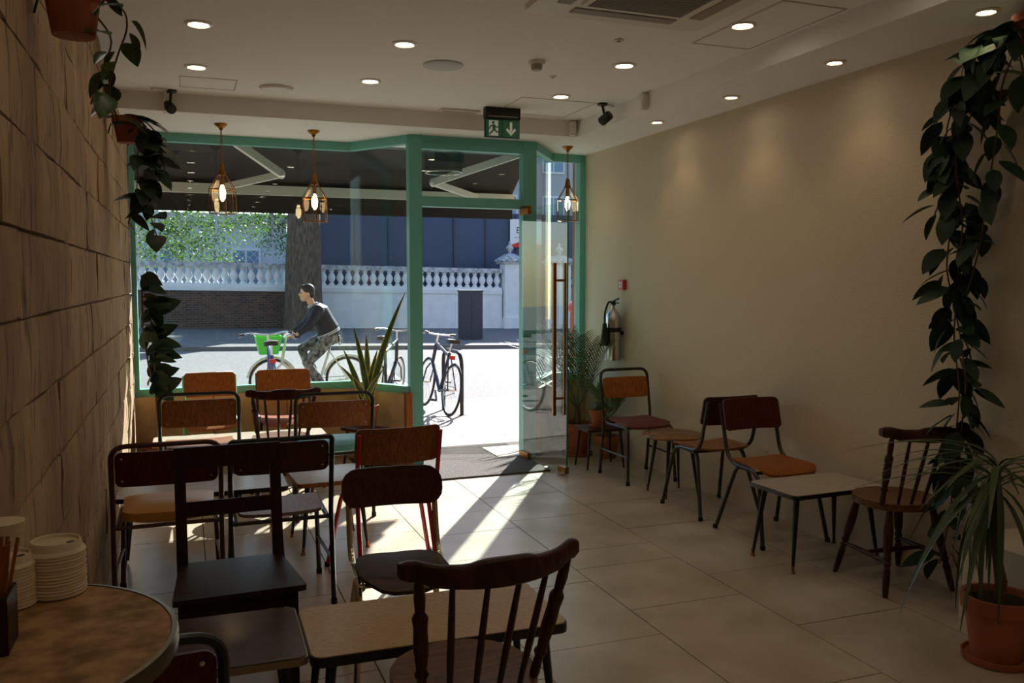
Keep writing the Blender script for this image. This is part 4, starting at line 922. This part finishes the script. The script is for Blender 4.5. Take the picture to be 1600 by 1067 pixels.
jk = remesh(j, .014, 'jacket', JACKET, P_)
hemc = hip+Vector((.01, 0, .015)); ax = (Vector((.36, 0, 1.22))-hip).normalized(); ux = ax.cross(Vector((0, 1, 0))).normalized()
for k in (0, 1): MB().tube([hemc+ax*(.02+.025*k)+ux*(.176*math.cos(a*PI/12))+Vector((0, .176*math.sin(a*PI/12), 0)) for a in range(24)], .006, 5, closed=True).build('hem_stripe', SHIRT, jk)
MB().tube([Vector((.515, .062*math.cos(a*PI/8), 1.465))+Vector((.062*math.sin(a*PI/8), 0, -.035*math.sin(a*PI/8))) for a in range(16)], .018, 6, closed=True).build('collar', mat('collar_grey', rgb(150, 156, 170), .8), jk)
MB().rslab(.2, .14, .012, .03, lambda u, v, k: (.12-.02*u*0+k+.05*(v+.07), u, .93+v)).build('shirt_tail', SHIRT, P_)
tr = MB()
tr.ball(hip+Vector((.01, 0, -.03)), (.16, .165, .12), 14, 10)
for s in (-1, 1): hp, kn, an = legs[s]; tr.tube([hp, hp.lerp(kn, .5), kn, kn.lerp(an, .5), an+Vector((0, 0, .02))], [.108, .10, .085, .08, .07], 12)
remesh(tr, .014, 'trousers', CAMO, P_)
for s in (-1, 1): an = legs[s][2]; b = MB(); b.ball(an+Vector((.07, 0, -.065)), (.14, .048, .04), 12, 8); b.ball(an+Vector((.0, 0, -.03)), (.055, .045, .05), 10, 8); remesh(b, .012, 'shoe', SHOE, P_)
h = MB(); h.ball(head+Vector((-.022, 0, .045)), (.105, .088, .105), 16, 12); h.ball(head+Vector((-.06, 0, -.005)), (.062, .075, .075), 12, 8); h.ball(head+Vector((.055, 0, .105)), (.045, .06, .03), 10, 6); remesh(h, .010, 'hair', HAIR, P_)
for s in (-1, 1): MB().ball(head+Vector((.088, s*.034, .008)), (.008, .012, .007), 8, 6).build('eye', BLACKP, P_)
# ------------------------------------------------------------------ far side: tree, walls, piers, hoarding, trellis
WHITE = mat('white_stucco', rgb(238, 240, 242), .8, noise=3, col2=rgb(226, 230, 234)); STUC = mat('weathered_stone', rgb(206, 210, 216), .85, noise=8, col2=rgb(140, 144, 154))
m = bpy.data.materials.new('old_brick'); m.use_nodes = True; nt = m.node_tree; bt = nt.nodes.new('ShaderNodeTexBrick'); tc = nt.nodes.new('ShaderNodeTexCoord'); mp = nt.nodes.new('ShaderNodeMapping'); mp.inputs['Rotation'].default_value = (R(90), 0, 0)
bt.inputs['Color1'].default_value = rgb(104, 76, 62); bt.inputs['Color2'].default_value = rgb(60, 50, 48); bt.inputs['Mortar'].default_value = rgb(120, 112, 104); bt.inputs['Scale'].default_value = 1; bt.inputs['Brick Width'].default_value = .225; bt.inputs['Row Height'].default_value = .075; bt.inputs['Mortar Size'].default_value = .008
nt.links.new(tc.outputs['Object'], mp.inputs[0]); nt.links.new(mp.outputs[0], bt.inputs['Vector']); nt.links.new(bt.outputs[0], nt.nodes['Principled BSDF'].inputs['Base Color']); nt.nodes['Principled BSDF'].inputs['Roughness'].default_value = .9; BRICK = m
YWALL = 30.0
def wall_pt(px, py): return at_y(px, py, YWALL)
XT = wall_pt(476, 500).x; XP1 = wall_pt(795, 450).x; XP2 = wall_pt(872, 450).x
BAL = MB().lathe([(.075, 0), (.075, .05), (.04, .07), (.095, .2), (.1, .27), (.045, .42), (.07, .44), (.07, .5), (.001, .5)], 10)
def garden_wall(label, x0, x1, m, cat='wall'):
    xm = (x0+x1)/2; zt = lambda x: 2.21-.0175*(x+1.5)      # top of the coping
    t = thing('garden_wall', label, cat, (xm, YWALL, 0)); sl = -.0175; L = x1-x0; g = MB()
    def bar(za, zb_, d, mm, nm):   # a bar following the fall of the street
        b = MB(); v = []
        for x in (x0, x1):
            for y in (-d/2, d/2):
                for z in (za, zb_): v.append((x-xm, y, zt(x)+z))
        b.add(v, [(0, 1, 3, 2), (4, 6, 7, 5), (0, 4, 5, 1), (2, 3, 7, 6), (0, 2, 6, 4), (1, 5, 7, 3)]); return b.build(nm, mm, t)
    bar(-.16, 0, .42, STUC, 'coping'); bar(-.78, -.68, .36, WHITE, 'plinth_rail'); bar(-.92, -.78, .46, WHITE, 'moulding'); bar(-2.6, -.92, .36, m, 'wall_face'); pass
    n = int(L/.275); me = BAL.mesh('baluster', WHITE)
    for i in range(n):
        x = x0+.14+i*(L-.28)/max(1, n-1); o = link('baluster', me, t); o.location = (x-xm, -.02, zt(x)-.68); o.scale = (1.28, 1.28, 1.04)
    return t
garden_wall('white balustrade on a dark brick wall left of the street tree', -7.5, XT+.1, BRICK)
garden_wall('white balustrade on a white rendered wall right of the street tree', XT+.5, XP1-.33, WHITE)
garden_wall('white balustrade wall right of the gate piers', XP2+.5, XP2+9, WHITE)
def pier(label, x, w, rz=0):
    zb_ = z_far(x, YWALL); t = thing('gate_pier', label, 'pillar', (x, YWALL-.1, zb_), rz); H = 2.30-.0195*x+.1-zb_
    MB().box((0, 0, H/2), (w, w, H)).build('shaft', WHITE, t); MB().box((0, 0, .2), (w+.08, w+.08, .4)).build('base', WHITE, t)
    MB().box((0, 0, H+.04), (w+.2, w+.2, .08)).build('cornice', STUC, t)
    b = MB(); a, c = (w+.3)/2, .14; b.add([(x_*a, y_*a, H+.08) for x_, y_ in ((-1, -1), (1, -1), (1, 1), (-1, 1))]+[(x_*a, y_*a, H+.14) for x_, y_ in ((-1, -1), (1, -1), (1, 1), (-1, 1))]+[(x_*c, y_*c, H+.36) for x_, y_ in ((-1, -1), (1, -1), (1, 1), (-1, 1))], [(3, 2, 1, 0)]+[(i, (i+1) % 4, 4+(i+1) % 4, 4+i) for i in range(4)]+[(4+i, 4+(i+1) % 4, 8+(i+1) % 4, 8+i) for i in range(4)]+[(8, 9, 10, 11)]); b.build('cap', STUC, t)
    MB().lathe([(.1, H+.34), (.05, H+.4), (.06, H+.44), (.13, H+.54), (.13, H+.6), (.06, H+.68), (.03, H+.72), (.05, H+.76), (.02, H+.82), (.001, H+.83)], 16).build('finial', STUC, t)
pier('white gate pier with ball finial left of the gate', XP1, .56); pier('white gate pier with ball finial right of the gate', XP2, .62, R(20))
t = thing('iron_gate', 'dark iron gate between the two white piers', 'gate', ((XP1+XP2)/2, YWALL, z_far(XP1, YWALL)))
gw = XP2-XP1-.95
for i in range(12): MB().box((-gw/2+gw*i/11, 0, .95), (.025, .025, 1.9)).build('bar', BLACK, t)
for z in (.15, 1.0, 1.8): MB().box((0, 0, z), (gw, .03, .05)).build('rail', BLACK, t)
# hoarding
XH = wall_pt(508, 400).x; t = thing('hoarding', 'tall dark blue site hoarding behind the white balustrade', 'hoarding', (XH, 31.2, -.3)); HB = mat('hoarding_blue', rgb(62, 76, 104), .6)
for i in range(15):
    w = 1.22 if i else 1.0; MB().box((.6+i*1.23, .02*(i % 2), 2.2), (1.215, .03, 4.4)).build('panel', HB, t)
    MB().box((i*1.23-.01, -.03, 2.2), (.05, .05, 4.4)).build('batten', mat('hoarding_dark', rgb(52, 62, 86), .6), t)
# notice on the hoarding
pa, pb = at_y(797, 342, 31.1), at_y(846, 387, 31.1); t = thing('site_notice', 'white notice board with red and black lettering on the hoarding', 'sign', ((pa.x+pb.x)/2, 31.12, (pa.z+pb.z)/2)); nw, nh = pb.x-pa.x, pa.z-pb.z
MB().box((0, -.02, 0), (nw, .02, nh)).build('board', mat('notice_white', rgb(228, 232, 236), .6), t)
NR = mat('notice_red', rgb(214, 52, 52), .6); NK = mat('notice_black', rgb(40, 44, 60), .6); MX = Matrix(((1, 0, 0), (0, 0, -1), (0, 1, 0)))
b = MB().prism([(-nw/2, -nh/2), (nw/2, -nh/2), (nw/2, -nh/2+.08), (0, -nh/2+.3), (-nw/2, -nh/2+.08)], 0, .004, MX); o = b.build('red_band', NR, t); o.location = (0, -.031, 0)
def text(s, size, mm, parent, loc, rx=PI/2):
    c = bpy.data.curves.new('txt', 'FONT'); c.body = s; c.size = size; c.extrude = .002; c.align_x = 'CENTER'; o = bpy.data.objects.new('txt', c); C.objects.link(o)
    dg = bpy.context.evaluated_depsgraph_get(); dg.update(); me = bpy.data.meshes.new_from_object(o.evaluated_get(dg)); bpy.data.objects.remove(o)
    me.materials.clear(); me.materials.append(mm); q = link('lettering', me, parent); q.location = loc; q.rotation_euler = (rx, 0, 0); return q
text('E', .34, NK, t, (-.32, -.033, .0)); text('X', .46, NR, t, (-.07, -.034, -.03)); text('C', .34, NK, t, (.2, -.033, .0)); MB().box((0, -.032, -.16), (nw*.75, .003, .02)).build('red_rule', NR, t); MB().box((0, -.032, .36), (.4, .003, .05), ry=.1).build('small_print', NK, t)
# trellis with ivy
xt0 = at_y(150, 400, 30.3).x; xt1 = XT-.3; t = thing('trellis', 'pale diamond lattice trellis above the balustrade', 'trellis', (xt0, 30.35, 2.1)); TW = xt1-xt0; TH = 2.0; TG = mat('trellis_grey', rgb(196, 206, 220), .7)
b = MB()
for k in range(-int(TH/.26)-1, int(TW/.26)+1):
    for s in (1, -1):
        xa = k*.26; p = [(xa, 0), (xa+TH, TH)]
        x0_, x1_ = max(0, xa), min(TW, xa+TH)
        if x1_ <= x0_: continue
        za, zb2 = x0_-xa, x1_-xa
        if s < 0: za, zb2 = TH-za, TH-zb2
        b.beam((x0_, .01*s, za), (x1_, .01*s, zb2), .012, .035, up=(0, 1, 0))
tag(b.build('lattice', TG, t), kind='stuff')
for i in range(int(TW/1.8)+1): MB().box((i*1.8, .04, TH/2), (.08, .06, TH)).build('post', TG, t)
MB().box((TW/2, .04, TH), (TW, .06, .07)).build('rail', TG, t)
rg = random.Random(11); b = MB()
for i in range(15000):
    x = rg.uniform(0, TW); z = rg.uniform(-.1, TH+.05); 
    if rg.random() > .45+.5*math.sin(x*1.3+.7*math.sin(z*2.1)+1)*math.cos(z*1.7+x*.6): continue
    c = Vector((x, rg.uniform(-.08, .35), z)); sz = rg.uniform(.03, .062); u = Vector((rg.uniform(-1, 1), rg.uniform(-1, 1), rg.uniform(-1, 1))).normalized(); v = u.cross(Vector((rg.uniform(-1, 1), rg.uniform(-1, 1), rg.uniform(-1, 1)))).normalized()
    b.add([c-u*sz, c-v*sz*.6, c+u*sz, c+v*sz*.6], [(0, 1, 2, 3)])
def trans_leaf(name, col):
    m = mat(name, col, .45); b = m.node_tree.nodes['Principled BSDF']; b.inputs['Transmission Weight'].default_value = 0
    tl = m.node_tree.nodes.new('ShaderNodeBsdfTranslucent'); tl.inputs[0].default_value = (col[0]*1.4, col[1]*1.5, col[2]*.9, 1); ms = m.node_tree.nodes.new('ShaderNodeMixShader'); ms.inputs[0].default_value = .5
    m.node_tree.links.new(b.outputs[0], ms.inputs[1]); m.node_tree.links.new(tl.outputs[0], ms.inputs[2]); m.node_tree.links.new(ms.outputs[0], m.node_tree.nodes['Material Output'].inputs[0]); return m
iv = b.build('ivy', trans_leaf('ivy_leaf', rgb(84, 114, 50)), None, loc=(xt0, 30.35, 2.1)); tag(iv, 'sunlit green ivy climbing through the trellis', 'ivy', kind='stuff')
# street tree
BARK = mat('bark', rgb(118, 102, 86), .95, noise=6, col2=rgb(72, 62, 54), stretch=(3, 3, .7), bump=(9, 1))
tx, ty = at_y(476, 515, 28.9).x, 28.9; t = thing('street_tree', 'thick bare street tree trunk on the far pavement', 'tree', (tx, ty, z_far(tx, ty)))
MB().tube([(0, 0, -.1), (0, 0, .15), (-.02, 0, 1.0), (.0, 0, 2.4), (.05, 0, 4.0), (.1, 0, 6)], [.78, .66, .60, .56, .50, .45], 18).build('trunk', BARK, t)
rg = random.Random(5)
for k in range(9):
    a = rg.uniform(0, 6.28); p = Vector((.05, 0, 4.2+.25*k)); d = Vector((math.cos(a), math.sin(a), .7)).normalized(); P = [p]; 
    for i in range(6): d = (d+Vector((rg.uniform(-.3, .3), rg.uniform(-.3, .3), rg.uniform(-.05, .25)))).normalized(); P.append(P[-1]+d*1.1)
    br = MB().tube(P, [.2*(1-i/6.6) for i in range(7)], 7).build('branch', BARK, t)
    b = MB()
    for i in range(2, 7):
        for q in range(3): e = P[i]+Vector((rg.uniform(-1, 1), rg.uniform(-1, 1), rg.uniform(-.3, 1)))*.9; b.tube([P[i], (P[i]+e)/2+Vector((0, 0, .1)), e], [.03, .02, .006], 4)
    b.build('twigs', BARK, br)
# utility cabinet, post box
p = at_y(735, 527, 24.9); t = thing('utility_cabinet', 'dark grey street utility cabinet on the far pavement', 'cabinet', (p.x, 24.9, z_far(p.x, 24.9)), R(-8)); CG = mat('cabinet_grey', rgb(58, 64, 76), .6)
MB().box((0, 0, .72), (.68, .4, 1.42)).build('body', CG, t); MB().box((0, 0, 1.44), (.72, .44, .05)).build('lid', CG, t)
for s in (-1, 1): d_ = MB().box((s*.165, -.205, .72), (.31, .012, 1.25)).build('door', CG, t)
MB().box((.03, -.215, .8), (.02, .01, .08)).build('handle', BLACK, d_)
PB = mat('postbox_red', rgb(206, 36, 44), .35); t = thing('post_box', 'red pillar post box on the pavement right of the door', 'post box', (5.42, 11.4, z_pave(5.42, 11.4)))
MB().lathe([(.26, 0), (.26, .25), (.235, .28), (.235, 1.32), (.27, 1.36), (.28, 1.40), (.26, 1.44), (.2, 1.5), (.08, 1.55), (.001, 1.56)], 28).build('body', PB, t)
MB().box((-.05, -.235, 1.22), (.18, .02, .03)).build('slot', BLACK, t); MB().box((0, -.238, .75), (.3, .01, .7)).build('door', PB, t)
# planter with agave and grasses right of the porch
t = thing('outdoor_planter', 'trough of agave and grassy plants outside right of the door', 'plant', (3.88, 8.5, z_pave(3.88, 8.5)))
b = MB().box((0, 0, .2), (.6, .32, .4)); b.build('trough', mat('trough_grey', rgb(110, 108, 104), .8), t); MB().box((0, 0, .402), (.56, .28, .006)).build('soil', SOIL, t)
rg = random.Random(9)
for i in range(16): a = rg.uniform(0, 6.28); leaf(t, 'broad', (-.15, 0, .4), (math.cos(a), math.sin(a), rg.uniform(.2, 1.3)), rg.uniform(.28, .42), 0)
for i in range(40): a = rg.uniform(0, 6.28); leaf(t, 'strap', (.12+rg.uniform(-.1, .1), rg.uniform(-.08, .08), .4), (math.cos(a)*.25, math.sin(a)*.2, 1), rg.uniform(.5, .8), 0)
# buildings behind
def building(label, x0, x1, y, h, mw, cols, rows_, zoff=1.5):
    t = thing('building', label, 'building', ((x0+x1)/2, y, -.6)); W = x1-x0; MB().box((0, 2.5, h/2), (W, 5, h)).build('wall', mw, t); MB().box((0, -.1, h), (W+.3, .5, .4)).build('cornice', STUC, t)
    GD = mat('far_pane', rgb(110, 140, 175), .15); FRW = mat('far_frame', rgb(225, 228, 232), .6)
    for r_ in range(rows_):
        for c in range(cols):
            x = -W/2+W*(c+.5)/cols; z = zoff+3.1*r_+1.2; f = MB().box((x, -.02, z), (1.3, .12, 1.9)).build('window', FRW, t); MB().box((x-.3, -.09, z), (.52, .02, 1.7)).build('pane', GD, f); MB().box((x+.3, -.09, z), (.52, .02, 1.7)).build('pane', GD, f)
building('pale terraced building far beyond the hoarding', 12, 34, 44, 14, mat('far_render', rgb(176, 178, 186), .9), 8, 4)
building('pale low building behind the ivy trellis', -14, 4.5, 42, 5.0, mat('far_white', rgb(190, 200, 214), .9), 5, 1)
